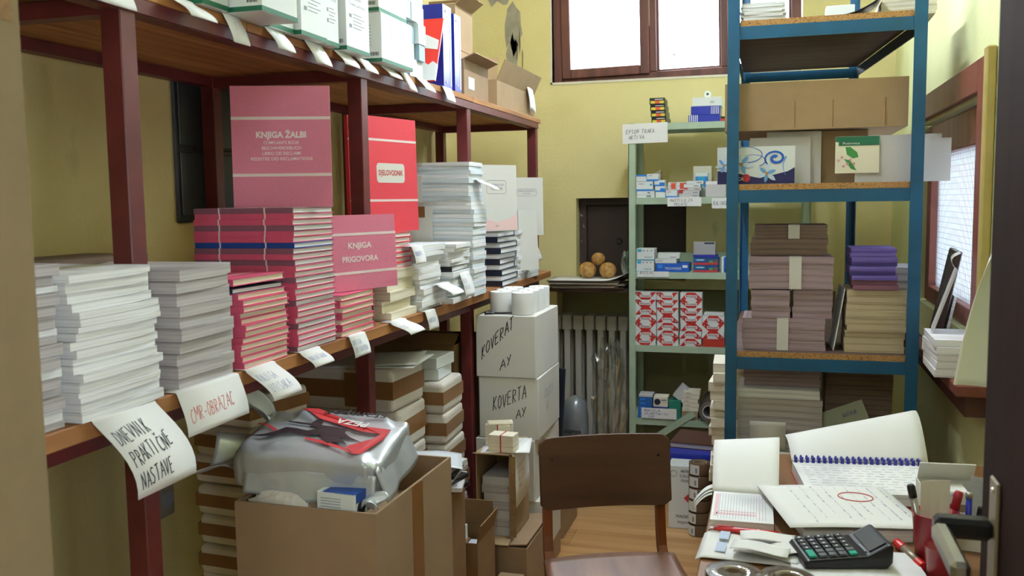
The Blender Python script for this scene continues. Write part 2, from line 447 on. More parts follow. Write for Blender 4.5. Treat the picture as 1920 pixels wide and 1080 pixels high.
# window_1 ---------------------------------------------------------------
w1 = struct(bpy.data.objects.new('window_1', None), 'brown wooden window of three lights, blown out by daylight'); COL.objects.link(w1)
w1.location = (-.5225, 4.965, 2.10); w1.rotation_euler = (0, R(-1.0), 0)
def frame(x0, x1, z0, z1, w, y0, y1, wb_=None, wt=None):
    m = MB(); b = wb_ or w; t = wt or w
    m.box(x0, x0 + w, y0, y1, z0, z1); m.box(x1 - w, x1, y0, y1, z0, z1)
    m.box(x0 + w, x1 - w, y0, y1, z0, z0 + b); m.box(x0 + w, x1 - w, y0, y1, z1 - t, z1)
    return m
frame(-.642, .642, 0.0, .76, .05, -.03, .06, .04).build('window_frame', 'window_wood', w1, bevel=.004)
for x in (-.105, .262):
    MB().box(x - .018, x + .018, -.03, .06, .04, .71).build('mullion', 'window_wood', w1, bevel=.003)
s1 = frame(-.592, -.123, .028, .72, .048, -.05, -.005, .05).build('sash', 'window_wood', w1, bevel=.004)
MB().tube([(-.118, -.055, .27), (-.118, -.06, .50)], .003, 6).build('window_catch', 'steel_dull', s1)
for x0, x1 in ((-.087, .244), (.28, .592)):
    frame(x0, x1, .04, .71, .012, .0, .04).build('sash', 'window_wood', w1)
for x0, x1, yy in ((-.55, -.165, -.03), (-.08, .24, .02), (.29, .585, .02)):
    MB().box(x0, x1, yy - .002, yy + .002, .04, .71).build('pane', 'pane', w1)
MB().lathe([(0, 0), (.006, 0), (.006, .002), (0, .002)], 10, (.0, .015, .125), axis='y').build('stain_spot', 'grey_ink', w1)
MB().box(-1.175, -1.165, YB - .004, YB + .06, 2.09, 2.86).build('trim_1', 'reveal')['kind'] = 'structure'
MB().box(-1.175, .12, YB - .004, YB + .05, 2.088, 2.10).build('trim_2', 'reveal')['kind'] = 'structure'

# upper niche with its dark door
nd = struct(MB().box(-1.0, -.46, YB + .10, YB + .135, 1.04, 1.44).build('door_2', 'dark_panel', bevel=.004), 'dark brown hatch door set back in the wall niche')
MB().box(-1.036, -1.0, YB + .08, YB + .139, 1.03, 1.474).build('door_frame', mat('chipped_brown_frame', '#3d2d28', .7, col2='#b0a894', scale=40, sharp=(.28, .36)), nd)
MB().box(-1.0, -.452, YB + .08, YB + .139, 1.44, 1.474).build('door_frame', 'dark_panel', nd)
MB().lathe([(0, 0), (.018, 0), (.014, -.012), (0, -.012)], 12, (-.82, YB + .1, 1.24), axis='y').build('key_plate', 'black', nd)

# window_2: hatch in the right wall ---------------------------------------
w2 = struct(bpy.data.objects.new('window_2', None), 'red-brown framed hatch with wired glass in the right wall'); COL.objects.link(w2)
cas = wood_mat('red_brown_casing', '#8a4a3c', '#6b342b', 5, 'Z', .45)
m = MB(); m.box(.532, .5545, 2.745, 2.83, .99, 1.842); m.box(.532, .5545, 4.0, 4.08, .99, 1.842); m.box(.532, .5545, 2.83, 4.0, 1.752, 1.842)
m.build('casing', cas, w2, bevel=.003)
MB().box(.529, .5545, 2.705, 2.744, .975, 1.86).build('edge_board', mat('yellow_wood_edge', '#b5a25e', .6, .15, 12), w2, bevel=.004)
m = MB(); m.box(.575, .64, 2.855, 2.93, 1.06, 1.735); m.box(.575, .64, 3.87, 3.945, 1.06, 1.735); m.box(.575, .64, 2.93, 3.87, 1.62, 1.735); m.box(.575, .64, 2.93, 3.87, 1.06, 1.12)
m.build('inner_frame', cas, w2, bevel=.003)
fm, fnt, fb = _nt('wired_frosted_glass'); fb.inputs['Base Color'].default_value = (.85, .88, .9, 1); fb.inputs['Transmission Weight'].default_value = .55; fb.inputs['Roughness'].default_value = .5
MB().box(.602, .608, 2.93, 3.87, 1.12, 1.62).build('pane', fm, w2)
m = MB()
for i in range(47):
    yy = 2.94 + i * .02; m.box(.6005, .6015, yy - .0006, yy + .0006, 1.12, 1.62)
for i in range(25):
    zz = 1.13 + i * .02; m.box(.6005, .6015, 2.93, 3.87, zz - .0006, zz + .0006)
wg = m.build('wire_mesh', 'grey_ink', w2); wg['kind'] = 'stuff'
MB().box(.47, .553, 2.65, 3.55, .93, .963).build('sill', cas, w2, bevel=.004)
MB().box(.50, .553, 2.68, 4.05, .87, .928).build('apron', mat('dark_red_apron', '#5a3027', .6, .2, 6), w2)

w3 = struct(bpy.data.objects.new('fill_window', None), 'added unseen window beside the viewer, letting in fill light'); COL.objects.link(w3)  # unseen window, added so daylight reaches the left shelves from the side
m = MB(); m.box(.58, .63, -.549, -.50, 1.001, 1.739); m.box(.58, .63, .30, .349, 1.001, 1.739); m.box(.58, .63, -.50, .30, 1.001, 1.05); m.box(.58, .63, -.50, .30, 1.69, 1.739); m.box(.58, .63, -.12, -.08, 1.05, 1.69)
m.build('window_frame', 'window_wood', w3)
MB().box(.602, .606, -.50, .30, 1.05, 1.69).build('pane', 'pane', w3)

# door_1: the open room door, seen at its free edge -------------------------
d1 = struct(MB().box(.28, .32, .50, 1.365, .008, 2.06).build('door_1', 'door_wood', bevel=.003), 'dark brown veneered door standing open on the right')
hp = MB().box(.2745, .2795, 1.255, 1.298, .88, 1.105).build('handle_plate', 'steel_dull', d1, bevel=.004)
for zz in (1.09, .90):
    MB().lathe([(0, 0), (.004, 0), (.003, -.002), (0, -.002)], 8, (.2745, 1.277, zz), axis='x').build('screw', 'chrome', hp)
lv = MB().box(.205, .2745, 1.262, 1.292, 1.025, 1.052).build('handle_neck', 'black', d1, bevel=.006)
m = MB(); m.box(.200, .222, 1.12, 1.262, 1.024, 1.048); m.build('lever', 'chrome', d1, bevel=.006)

# wall fittings on the left wall
pipe = struct(MB().tube([(XL + .022, 2.017, 0.0), (XL + .022, 2.017, 2.4)], .022, 12).build('trim_3', mat('painted_pipe', '#b9ab84', .5, .12, 8), smooth=True), 'painted pipe running up the left wall')
o = thing('fuse_panel', 'dark blackened electrical panel on the left wall behind the red shelves', 'electrical panel', (XL, 2.425, 1.42))
MB().box(.002, .012, -.18, .18, 0, .42).build('housing', mat('panel_black', '#22262a', .5, .2, 6), o, bevel=.005)
MB().box(.0125, .017, -.165, .165, .02, .20).build('cover', mat('panel_cover', '#2d3336', .4, .2, 5), o, bevel=.003)
MB().box(.0125, .017, -.165, .165, .22, .40).build('cover', mat('panel_cover', '#2d3336', .4), o, bevel=.003)
MB().tube([(.016, -.1, .21), (.016, 0, .207), (.016, .1, .212)], .003, 6).build('cable', 'black', o)
o = thing('wall_socket', 'grey surface socket with cable low on the left wall', 'socket', (XL, 2.085, .62))
MB().box(.001, .045, -.04, .04, 0, .10).build('housing', mat('socket_grey', '#8f8778', .5, .1, 10), o, bevel=.006)
MB().lathe([(0, .046), (.022, .046), (.022, .050), (.016, .050), (.016, .044), (0, .044)], 14, (0, 0, .05), axis='x').build('socket_well', 'grey_ink', o)
MB().tube([(.02, 0, .1), (.022, .004, .2), (.02, -.01, .32), (.02, 0, .43)], .005, 6).build('cable', 'black', o)

# ceiling tube lamps (above the frame); the one behind the viewer is added fill
def tube_lamp(x, y, label, strength):
    o = thing('ceiling_lamp', label, 'lamp', (x, y, ZC - .09))
    MB().box(-.06, .06, -.6, .6, .05, .089).build('housing', 'white_card', o, bevel=.004)
    em, ent, eb = _nt('lit_tube'); eb.inputs['Emission Color'].default_value = (.76, .86, 1, 1); eb.inputs['Emission Strength'].default_value = strength
    MB().tube([(0, -.58, .025), (0, .58, .025)], .016, 10).build('tube', em, o)
    return o
tube_lamp(-.35, 2.95, 'ceiling tube lamp in the middle of the room', TUBE_STRENGTH)
tube_lamp(-.45, -.5, 'added unseen fill lamp behind the viewer', TUBE_STRENGTH * .45)  # unseen lamp, added to brighten faces turned towards the viewer

# ================================================================ radiator and the niche ledge
o = thing('radiator', 'off-white ribbed column radiator under the niche ledge', 'radiator', (-.94, 4.955, .06), group=None)
def rad_section():
    m = MB()
    for yy in (-.05, .05):
        m.tube([(0, yy, .03), (0, yy, .74)], .016, 8)
    m.box(-.028, .028, -.068, .068, .70, .78); m.box(-.028, .028, -.068, .068, 0, .07)
    m.box(-.017, .017, -.066, -.036, .05, .72)
    return m
_rs = rad_section().build('section', 'radiator', o, bevel=.01, seg=2); _rs.location = (-.215, 0, 0)
for i in range(1, 8):
    c = _rs.copy(); COL.objects.link(c); c.location = (-.215 + i * .062, 0, 0)
MB().tube([(-.28, 0, .03), (-.25, 0, .03), (-.25, 0, -.06)], .011, 8).build('pipe', 'radiator', o)

o = struct(MB().box(-1.14, -.70, 4.66, 5.035, .992, 1.012).build('trim_4', 'chip_dark', bevel=.002), 'brown ledge board in front of the wall niche')
# boards and paper lying on the ledge
rnd = random.Random(11)
z = 1.013
_lg = 'brown boards and papers piled on the niche ledge'
for i in range(7):
    t = rnd.choice((.004, .006, .005)); dx = rnd.uniform(-.012, .012); dy = rnd.uniform(-.015, .01)
    q = MB().box(-.205 + rnd.uniform(-.01, .02), .205 - rnd.uniform(0, .05), -.12, .12, 0, t).build('board_sheet', mat('old_board_%d' % (i % 3), ('#8d8171', '#a79a86', '#7c6c5a')[i % 3], .85, .15, 12))
    q.location = (-.935 + dx, 4.755 + dy, z); q.rotation_euler.z = R(rnd.uniform(-3, 3)); z += t + .0004
    tag(q, 'thin brown board under the melons, %s of the ledge pile' % nth(6 - i, 7), 'board', _lg)
def curl(u, v):
    x = -.21 + .42 * u; return (x, -.125 + .25 * v, .0008 + .045 * max(0, (u - .68) / .32) ** 2)
q = MB().grid(curl, 14, 2, th=-.0014).build('paper_sheet', 'paper', smooth=True); q.location = (-.925, 4.745, z)
tag(q, 'large white sheet curling up beside the three melons', 'paper'); z += .0035
for (x, yy, zz, r, lab) in ((-.950, 4.76, z, .046, 'netted yellow melon on the left of the ledge papers'), (-.842, 4.76, z, .045, 'netted yellow melon on the right of the ledge papers'),
                            (-.895, 4.775, z + .067, .036, 'small round melon resting on top of the other two')):
    q = thing('melon', lab, 'melon', (x, yy, zz), group='melons on the niche ledge')
    MB().lathe([(r * math.sin(math.pi * i / 14) + 1e-5, r * .93 * (1 - math.cos(math.pi * i / 14))) for i in range(15)], 20).build('rind', 'melon', q, smooth=True)
    MB().lathe([(.0001, r * 1.84), (.005, r * 1.86), (.004, r * 1.885), (.0001, r * 1.89)], 8).build('stem_scar', 'cardboard_dark', q)
# crumpled grey-green foil beside the melons
def crumple(name, label, cat, loc, sx, sy, sz, mt, seed, n=9, amp=.35, rz=0):
    rnd = random.Random(seed); m = MB(); k = n
    ph = [(rnd.uniform(2, 9), rnd.uniform(2, 9), rnd.uniform(0, 6)) for _ in range(6)]
    vs = []; N = k * 2
    for i in range(k + 1):
        th = math.pi * i / k
        for j in range(N):
            a = 2 * math.pi * j / N
            d = 1 + amp * sum(math.sin(p[0] * th + p[2]) * math.cos(p[1] * a + p[2]) for p in ph) / 3 + rnd.uniform(-.12, .12) * amp
            vs.append((sx * d * math.sin(th) * math.cos(a), sy * d * math.sin(th) * math.sin(a), sz * (1 - math.cos(th)) * (1 if i in (0, k) else d * .5 + .5)))
    z0 = min(v[2] for v in vs); vs = [(a, b, c - z0) for a, b, c in vs]
    fs = [(i * N + j, i * N + (j + 1) % N, (i + 1) * N + (j + 1) % N, (i + 1) * N + j) for i in range(k) for j in range(N)]
    m.add(vs, fs); q = m.build(name, mt); q.location = loc; q.rotation_euler.z = R(rz)
    return tag(q, label, cat)
crumple('crumpled_foil', 'crumpled grey-green foil at the end of the ledge by the green rack', 'foil', (-.735, 4.70, 1.072), .024, .035, .062, mat('grey_green_foil', '#8b978c', .3, .25, 14, metal=.5), 4, 10, .4)
# ================================================================ red shelving unit
SF = -1.05      # front of the middle plank shelf
PF = -1.10      # front plane of the posts and of the upper shelf
ZM, ZT = 1.13, 1.860
su = thing('shelving_unit', 'long dark red steel shelving unit with raw plank shelves along the left wall', 'shelving unit', (0, 0, 0))
PY = (.455, 1.404, 2.373, 3.279, 4.290); RX = -1.587
for yy in PY:
    MB().box(PF - .042, PF, yy - .021, yy + .021, 0, 1.8375).build('post', 'red_metal', su, bevel=.002)
    MB().box(RX - .021, RX + .021, yy - .021, yy + .021, 0, 1.8375).build('post', 'red_metal', su, bevel=.002)
    for z0, z1 in ((1.805, 1.835), (1.058, 1.098)):
        MB().box(RX + .021, PF - .042, yy - .018, yy + .018, z0, z1).build('cross_beam', 'red_metal', su)
for i in range(4):
    a, b = PY[i] + .021, PY[i + 1] - .021
    for x0, x1 in ((PF - .037, PF - .001), (RX - .018, RX + .018)):
        MB().box(x0, x1, a, b, 1.8105, 1.8375).build('beam', 'red_metal', su)
        MB().box(x0, x1, a, b, 1.058, 1.0985).build('beam', 'red_metal', su)
MB().box(PF - .0005, PF + .004, .434, 4.311, 1.8125, 1.8375).build('front_rail', 'red_metal', su)
rnd = random.Random(2)
_pk = [wood_mat('plank_%d' % i, a, b, 9, 'Y', .7, 16) for i, (a, b) in enumerate((('#c48d52', '#94602f'), ('#b67e46', '#8a552a'), ('#ad7848', '#855330')))]
def planks(z0, z1, cuts_front, tf, xs):
    for r in range(3):
        cuts = cuts_front if r == 2 else tf
        for c in range(len(cuts) - 1):
            MB().box(xs[r] + .0015, xs[r + 1] - .0015, cuts[c] + .0015, cuts[c + 1] - .0015, z0 + rnd.uniform(0, .0012), z1 - rnd.uniform(0, .0012)).build('plank', rnd.choice(_pk), su, bevel=.0015)
planks(1.838, ZT, (.43, 1.78, 3.08, 3.32, 4.355), (.43, 2.37, 4.35), (-1.61, -1.44, -1.265, PF + .007))
planks(1.0985, ZM, (.43, 1.44, 1.885, 3.13, 4.33), (.43, 2.37, 4.33), (-1.61, -1.42, -1.235, SF + .006))

# ---------------------------------------------------------------- stack builders
_PAD = {}
def pad_mesh(L, W, T, cx, cy, mt):
    k = (round(L, 3), round(W, 3), round(T, 4), cx, cy, mt)
    if k in _PAD: return _PAD[k]
    n = 6; vs = []; fs = []
    for lay in (0, T):
        for i in range(n + 1):
            for j in range(n + 1):
                u, v = i / n - .5, j / n - .5
                vs.append((L * u, W * v, lay + cx * (2 * u) ** 2 * (u > 0) + cy * (2 * v) ** 2 * (v > 0)))
    w = n + 1; o = w * w
    for i in range(n):
        for j in range(n):
            fs.append((i * w + j, i * w + j + 1, (i + 1) * w + j + 1, (i + 1) * w + j))
            fs.append((o + i * w + j, o + (i + 1) * w + j, o + (i + 1) * w + j + 1, o + i * w + j + 1))
        fs += [(i * w, (i + 1) * w, o + (i + 1) * w, o + i * w), ((i + 1) * w + n, i * w + n, o + i * w + n, o + (i + 1) * w + n)]
        fs += [(i + 1, i, o + i, o + i + 1), (n * w + i, n * w + i + 1, o + n * w + i + 1, o + n * w + i)]
    me = MB().add(vs, fs).mesh('paper_pad', mt); _PAD[k] = me
    return me
def pad_stack(x1, y0, z0, L, W, ths, mt, label, group, seed=0, jit=.004, rot=1.5, cx=0., cy=0., shift=None, name='paper_pad', cat='paper pad', mats=None):
    """pads lying flat; x1 the front (+X) edge, y0 the near edge; labels count from the top"""
    rnd = random.Random(seed); z = z0; n = len(ths); out = []
    for i, t in enumerate(ths):
        mm = mats[i % len(mats)] if mats else mt
        o = inst(name, pad_mesh(L, W, t - .0006, cx, cy, mm))
        dx, dy = (shift(i / max(1, n - 1)) if shift else (0, 0))
        o.location = (x1 - L / 2 + dx + rnd.uniform(-jit, jit), y0 + W / 2 + dy + rnd.uniform(-jit, jit), z)
        o.rotation_euler.z = R(rnd.uniform(-rot, rot))
        tag(o, label % nth(n - 1 - i, n), cat, group); z += t; out.append(o)
    return z
def book_proto(L, W, T, cover, pages, bands=(), spine='-y', bt=.0018, ov=.003):
    """hardback lying flat, spine on -Y; returns list of (name, mesh)"""
    c = MB(); c.box(-L / 2, L / 2, -W / 2, W / 2, 0, bt); c.box(-L / 2, L / 2, -W / 2, W / 2, T - bt, T); c.box(-L / 2, L / 2, -W / 2, -W / 2 + bt, bt, T - bt)
    p = MB(); p.box(-L / 2 + ov, L / 2 - ov, -W / 2 + bt, W / 2 - ov, bt, T - bt)
    out = [('cover', c.mesh('cover', cover)), ('page_block', p.mesh('page_block', pages))]
    for b in bands:
        q = MB(); x = b * L; q.box(x - .0018, x + .0018, -W / 2 - .0004, W / 2, T, T + .0004); q.box(x - .0018, x + .0018, -W / 2 - .0004, -W / 2, 0, T)
        out.append(('band', q.mesh('band', 'band')))
    return out
_BK = {}
def book(L, W, T, cover, pages, bands, loc, rz, label, group, name='hardback_book', cat='book', rx=0, ry=0):
    k = (L, W, T, cover, pages, bands)
    if k not in _BK: _BK[k] = book_proto(L, W, T, cover, pages, bands)
    o = thing(name, label, cat, loc, rz, group, rx, ry)
    for n, me in _BK[k]: inst(n, me, o)
    return o
def upright(name, label, cat, loc, rz, w, h, t, cover, pages='pages_white', bands=(), lean=0, group=None, lines=()):
    """book or booklet standing up, front cover facing local -Y, standing on z=0"""
    o = thing(name, label, cat, loc, rz, group, rx=-lean)
    c = MB(); c.box(-w / 2, w / 2, -t / 2, -t / 2 + .002, 0, h); c.box(-w / 2, w / 2, t / 2 - .002, t / 2, 0, h); c.box(-w / 2, -w / 2 + .002, -t / 2 + .002, t / 2 - .002, 0, h)
    cv = c.build('cover', cover, o)
    MB().box(-w / 2 + .002, w / 2 - .003, -t / 2 + .002, t / 2 - .002, .003, h - .003).build('page_block', pages, o)
    for b in bands:
        MB().box(-w / 2, w / 2, -t / 2 - .0006, -t / 2, b * h - .0035, b * h + .0035).build('band', 'band', o)
    for (s, size, zz, mt, bold, fit) in lines:
        text(s, size, mt, o, (0, -t / 2 - .0008, zz), '-y', bold, fit=fit)
    return o

# ---------------------------------------------------------------- stacks on the middle shelf, near to far
def vary(n, lo, hi, seed):
    r = random.Random(seed); return [r.uniform(lo, hi) for _ in range(n)]
def fill(total, lo, hi, seed):
    r = random.Random(seed); out = []
    while sum(out) < total: out.append(r.uniform(lo, hi))
    k = total / sum(out); return [a * k for a in out]
g = 'grey paper pads in the nearest stack'
pad_stack(SF + .0, .93, ZM, .29, .215, fill(.255, .011, .022, 1), 'pages_grey', 'grey paper pad beside the cardboard at far left, %s', g, 1, .006, 2, mats=['pages_grey', 'pages_white', 'pages_grey', 'pages_grey'])
g = 'white notebooks in the tall leaning stack'
pad_stack(SF + .006, 1.172, ZM, .29, .195, fill(.235, .008, .017, 2), 'pages_white', 'white notebook in the stack above the long black-lettered label, %s', g, 2, .005, 1.5, cy=.004,
          shift=lambda t: (.004 * math.sin(5 * t), -.012 * t + (.012 if .55 < t < .8 else 0)))
g = 'thick grey pads above the red-lettered label'
pad_stack(SF + .004, 1.430, ZM, .28, .172, fill(.222, .020, .026, 3), 'pages_grey', 'thick grey pad above the red-lettered label, %s', g, 3, .006, 2.5, cy=.004)
g = 'old magazines behind the paper stacks'
pad_stack(-1.345, 1.44, ZM, .17, .30, fill(.235, .03, .04, 8), 'pages_brown', 'worn magazine bundle behind the white stack, %s', g, 4, .006, 3, cx=0, name='magazine_bundle', cat='magazines')

g = 'pink books in the low stack'
n = 12; z = ZM; rnd = random.Random(7)
for i in range(n):
    book(.215, .185, .0128, 'pink', 'pages_cream', (), (SF - .105 + rnd.uniform(-.004, .006), 1.735 + rnd.uniform(-.004, .004), z), rnd.uniform(-2, 2), 'pink hardback with plain spine in the low stack, %s' % nth(n - 1 - i, n), g)
    z += .0131
book(.215, .185, .011, 'navy', 'pages_white', (), (SF - .115, 1.73, z), -3, 'dark navy hardback lying between the pink books of the low stack', g); z += .0113
book(.215, .18, .015, 'pink', 'pages_cream', (.12,), (SF - .112, 1.735, z + .003), -5, 'pink hardback with white band lying crooked on the low stack', g, ry=-1.2, rx=.8)

g = 'pink books in the tall stack'
n = 25; z = ZM; rnd = random.Random(9)
for i in range(n):
    j = n - 1 - i
    cv = 'blue_cover' if j == 6 else ('plum' if j in (0, 3, 7, 9) or (j > 11 and j % 4 == 0) else 'pink')
    lab = {'blue_cover': 'single bright blue hardback inside the tall pink stack', 'plum': 'plum-edged hardback in the tall pink stack, %s', 'pink': 'pink banded hardback in the tall stack, %s'}[cv]
    if '%s' in lab: lab = lab % nth(j, n)
    sh = .012 * max(0, (i / n - .35)) if i > 8 else 0
    book(.26, .195, .0131, cv, 'pages_white', (-.24, .22), (SF - .128 + rnd.uniform(-.002, .003) - sh * .3, 1.962 + rnd.uniform(-.002, .002), z), rnd.uniform(-.8, .8), lab, g)
    z += .01325
ztall = z
o = upright('complaints_book', 'pink complaints book standing upright on the tall pink stack', 'book', (-1.117, 1.945, ztall + .001), 21, .228, .282, .012, 'pink_pale', bands=(.267, .735), lean=1,
            lines=(('KNJIGA ŽALBI', .0195, .168, 'white_ink', .0008, .115), ('COMPLAINTS BOOK', .0105, .150, 'white_ink', .0001, .082), ('BESCHWERDEBUCH', .0105, .1375, 'white_ink', .0001, .09),
                   ('LIBRO DEI RECLAMI', .0105, .125, 'white_ink', .0001, .088), ('REGISTRE DES RECLAMATIONS', .0105, .1125, 'white_ink', .0001, .142)))
g = 'pink books under the objections book'
n = 7; z = ZM; rnd = random.Random(10)
for i in range(n):
    book(.20, .20, .0150, 'pink', 'pages_cream', (.28, -.12) if i % 2 else (), (SF - .103 + rnd.uniform(-.003, .005), 2.195 + rnd.uniform(-.004, .004), z), rnd.uniform(-2, 2) + (180 if i % 2 == 0 else 0),
         'pink hardback under the leaning objections book, %s' % nth(n - 1 - i, n), g); z += .0153
upright('objections_book', 'pink objections book in landscape format leaning on the small pink stack', 'book', (-1.068, 2.245, z + .001), 71, .285, .20, .010, 'pink_pale', bands=(.235, .745), lean=2,
        lines=(('KNJIGA', .021, .118, 'white_ink', .0006, .088), ('PRIGOVORA', .021, .082, 'white_ink', .0006, .135)))
g = 'cream paperbacks on the middle shelf'
n = 5; z = ZM; rnd = random.Random(12)
for i, t in enumerate((.022, .033, .028, .034, .030)):
    o = inst('paperback', pad_mesh(.145 if i % 2 else .17, .205, t - .0006, 0, 0, 'pages_cream'))
    o.location = (SF - .095 + rnd.uniform(-.008, .010), 2.518 + rnd.uniform(-.008, .008), z); o.rotation_euler.z = R(rnd.uniform(-4, 4)); z += t
    tag(o, 'cream paperback below the red-banded books, %s' % nth(4 - i, 5), 'book', g)
g = 'red banded books under the upright register'
n = 7
for i in range(n):
    book(.20, .215, .0145, 'red_cover', 'pages_white', (), (SF - .122 + rnd.uniform(-.004, .006), 2.512 + rnd.uniform(-.004, .004), z), rnd.uniform(-2, 2) + (0, 180)[i % 2], 'red-edged hardback under the upright red register, %s' % nth(n - 1 - i, n), g); z += .0149
zr = z
o = upright('register_book', 'large red register standing upright with a white title plate', 'book', (-1.118, 2.575, zr + .001), 75.5, .265, .34, .014, 'red_cover', bands=(.275, .80), lean=1)
def rrect(w, h, r, n=5):
    pts = []
    for cx, cy, a0 in ((w / 2 - r, h / 2 - r, 0), (-w / 2 + r, h / 2 - r, 90), (-w / 2 + r, -h / 2 + r, 180), (w / 2 - r, -h / 2 + r, 270)):
        for k in range(n + 1):
            a = R(a0 + 90 * k / n); pts.append((cx + r * math.cos(a), cy + r * math.sin(a)))
    return pts
MB().prism([(a, b + .175) for a, b in rrect(.135, .058, .012)], -.0078, -.007, 'y').build('title_plate', 'white_card', o)
text('DJELOVODNIK', .022, 'red_ink', o, (0, -.0082, .175), '-y', .0004, fit=.118)
upright('register_book', 'second red register standing hidden behind the red shelf post', 'book', (-1.163, 2.535, zr + .001), 75.5, .2, .34, .012, 'red_cover', bands=(.275, .80), lean=1)

g = 'white block pads in the stepped stack'
pad_stack(SF - .002, 2.635, ZM, .20, .20, fill(.205, .014, .022, 14), 'pages_white', 'white block pad in the stepped stack past the cream books, %s', g, 14, .01, 4, shift=lambda t: (-.004 * t, .012 * math.sin(7 * t)))
g = 'white pads with one black book among them'
z = pad_stack(SF + .012, 2.87, ZM, .20, .21, fill(.105, .012, .02, 15), 'pages_white', 'white pad below the black book near the third post, %s', g, 15, .008, 4, mats=['pages_white', 'pages_blue'])
book(.20, .20, .018, 'black', 'pages_white', (), (SF - .09, 2.975, z), 3, 'black hardback lying among the white pads near the third post', g); z += .0185
pad_stack(SF + .012, 2.88, z, .20, .20, fill(.075, .010, .018, 16), 'pages_white', 'white pad above the black book near the third post, %s', g, 16, .012, 6)
g = 'white ledgers in the tallest pale stack'
z = pad_stack(SF + .016, 3.098, ZM, .275, .15, fill(.19, .014, .02, 17), 'pages_blue', 'pale ledger in the lower tallest stack, %s', g, 17, .004, 1.2, mats=['pages_blue', 'pages_white'])
z = pad_stack(SF + .02, 3.098, z, .275, .15, fill(.135, .014, .018, 18), 'pages_blue', 'pale ledger in the middle of the tallest stack, %s', g, 18, .005, 1.2, mats=['pages_white', 'pages_blue'])
zm_ = z
z = pad_stack(SF + .010, 3.098, z, .27, .15, fill(.155, .014, .018, 19), 'pages_blue', 'pale ledger at the top of the tallest stack, %s', g, 19, .006, 1.5, mats=['pages_white', 'pages_blue', 'pages_blue'])
for (x, zz, w, h, lab) in ((-1.262, zm_ + .012, .092, .095, 'white card with brown tape on the upper ledgers'), (-1.235, zm_ - .13, .115, .125, 'white card with brown tape on the lower ledgers')):
    o = thing('wrapper_card', lab + ' of the tallest stack', 'card', (x, 3.084, zz))
    MB().box(-w / 2, w / 2, -.0015, .0, 0, h).build('card', 'white_card', o)
    MB().box(-w * .1, w * .25, -.0025, -.0015, h * .72, h + .004).build('tape', 'tape_brown', o)
g = 'navy hardbacks beside the upright trade record'
n = 10; z = ZM; rnd = random.Random(20)
for i in range(n):
    book(.17, .24, .0215, 'navy', 'pages_white', (), (SF - .08 + rnd.uniform(-.006, .006), 3.592 + rnd.uniform(-.006, .006), z), rnd.uniform(-2, 2) + (0 if i % 2 == 0 else 180), 'navy hardback in the stack below the upright trade record, %s' % nth(n - 1 - i, n), g, rx=0)
    z += .0219
zn = z
o = upright('trade_record_book', 'white trade record booklet standing on the navy books', 'book', (-1.068, 3.51, zn + .001), 52, .20, .262, .008, 'white_card', lean=1)
m = MB(); pl = rrect(.095, .052, .01)
for k in range(len(pl)):
    a = Vector((pl[k][0], -.0045, pl[k][1] + .175)); b = Vector((pl[(k + 1) % len(pl)][0], -.0045, pl[(k + 1) % len(pl)][1] + .175)); m.tube([a, b], .0006, 4)
m.build('title_outline', 'grey_ink', o)
text('EVIDENCIJA', .0125, 'grey_ink', o, (0, -.005, .183), '-y', fit=.075); text('TRGOVINE', .0125, 'grey_ink', o, (0, -.005, .168), '-y', fit=.06)
m = MB(); m.prism([(-.098, .003), (.098, .003), (.098, .065), (.05, .045), (0, .035), (-.05, .048), (-.098, .075)], -.0046, -.0041, 'y'); m.build('printed_swoosh', mat('pale_pink_print', '#edc9c4', .6), o)
text('BN', .012, 'grey_ink', o, (0, -.005, .02), '-y')
g = 'white pads behind the navy books'
pad_stack(SF - .0, 3.735, ZM, .2, .13, fill(.215, .012, .018, 21), 'pages_white', 'white pad right behind the navy books, %s', g, 21, .006, 2)
upright('white_catalogue', 'narrow white catalogue standing behind the navy books', 'book', (-1.022, 3.835, ZM + .04), 58, .11, .26, .006, 'white_card', lean=3)
g = 'white pads in the last stack'
z = pad_stack(SF + .004, 3.895, ZM, .2, .165, fill(.185, .01, .018, 22), 'pages_white', 'white pad in the last stack before the far post, %s', g, 22, .006, 3, mats=['pages_white', 'pages_blue', 'pages_white'])
o = upright('invoice_record_book', 'white invoice record booklet standing at the far end of the middle shelf', 'book', (-1.075, 3.93, z + .001), 40, .20, .255, .008, 'white_card', lean=1)
m = MB()
for k in range(len(pl)):
    a = Vector((pl[k][0] + .02, -.0045, pl[k][1] * .6 + .19)); b = Vector((pl[(k + 1) % len(pl)][0] + .02, -.0045, pl[(k + 1) % len(pl)][1] * .6 + .19)); m.tube([a, b], .0006, 4)
m.build('title_outline', 'grey_ink', o)
text('KNJIGA PRIMLJENIH', .009, 'grey_ink', o, (.02, -.005, .195), '-y', fit=.08); text('RAČUNA', .009, 'grey_ink', o, (.02, -.005, .184), '-y')

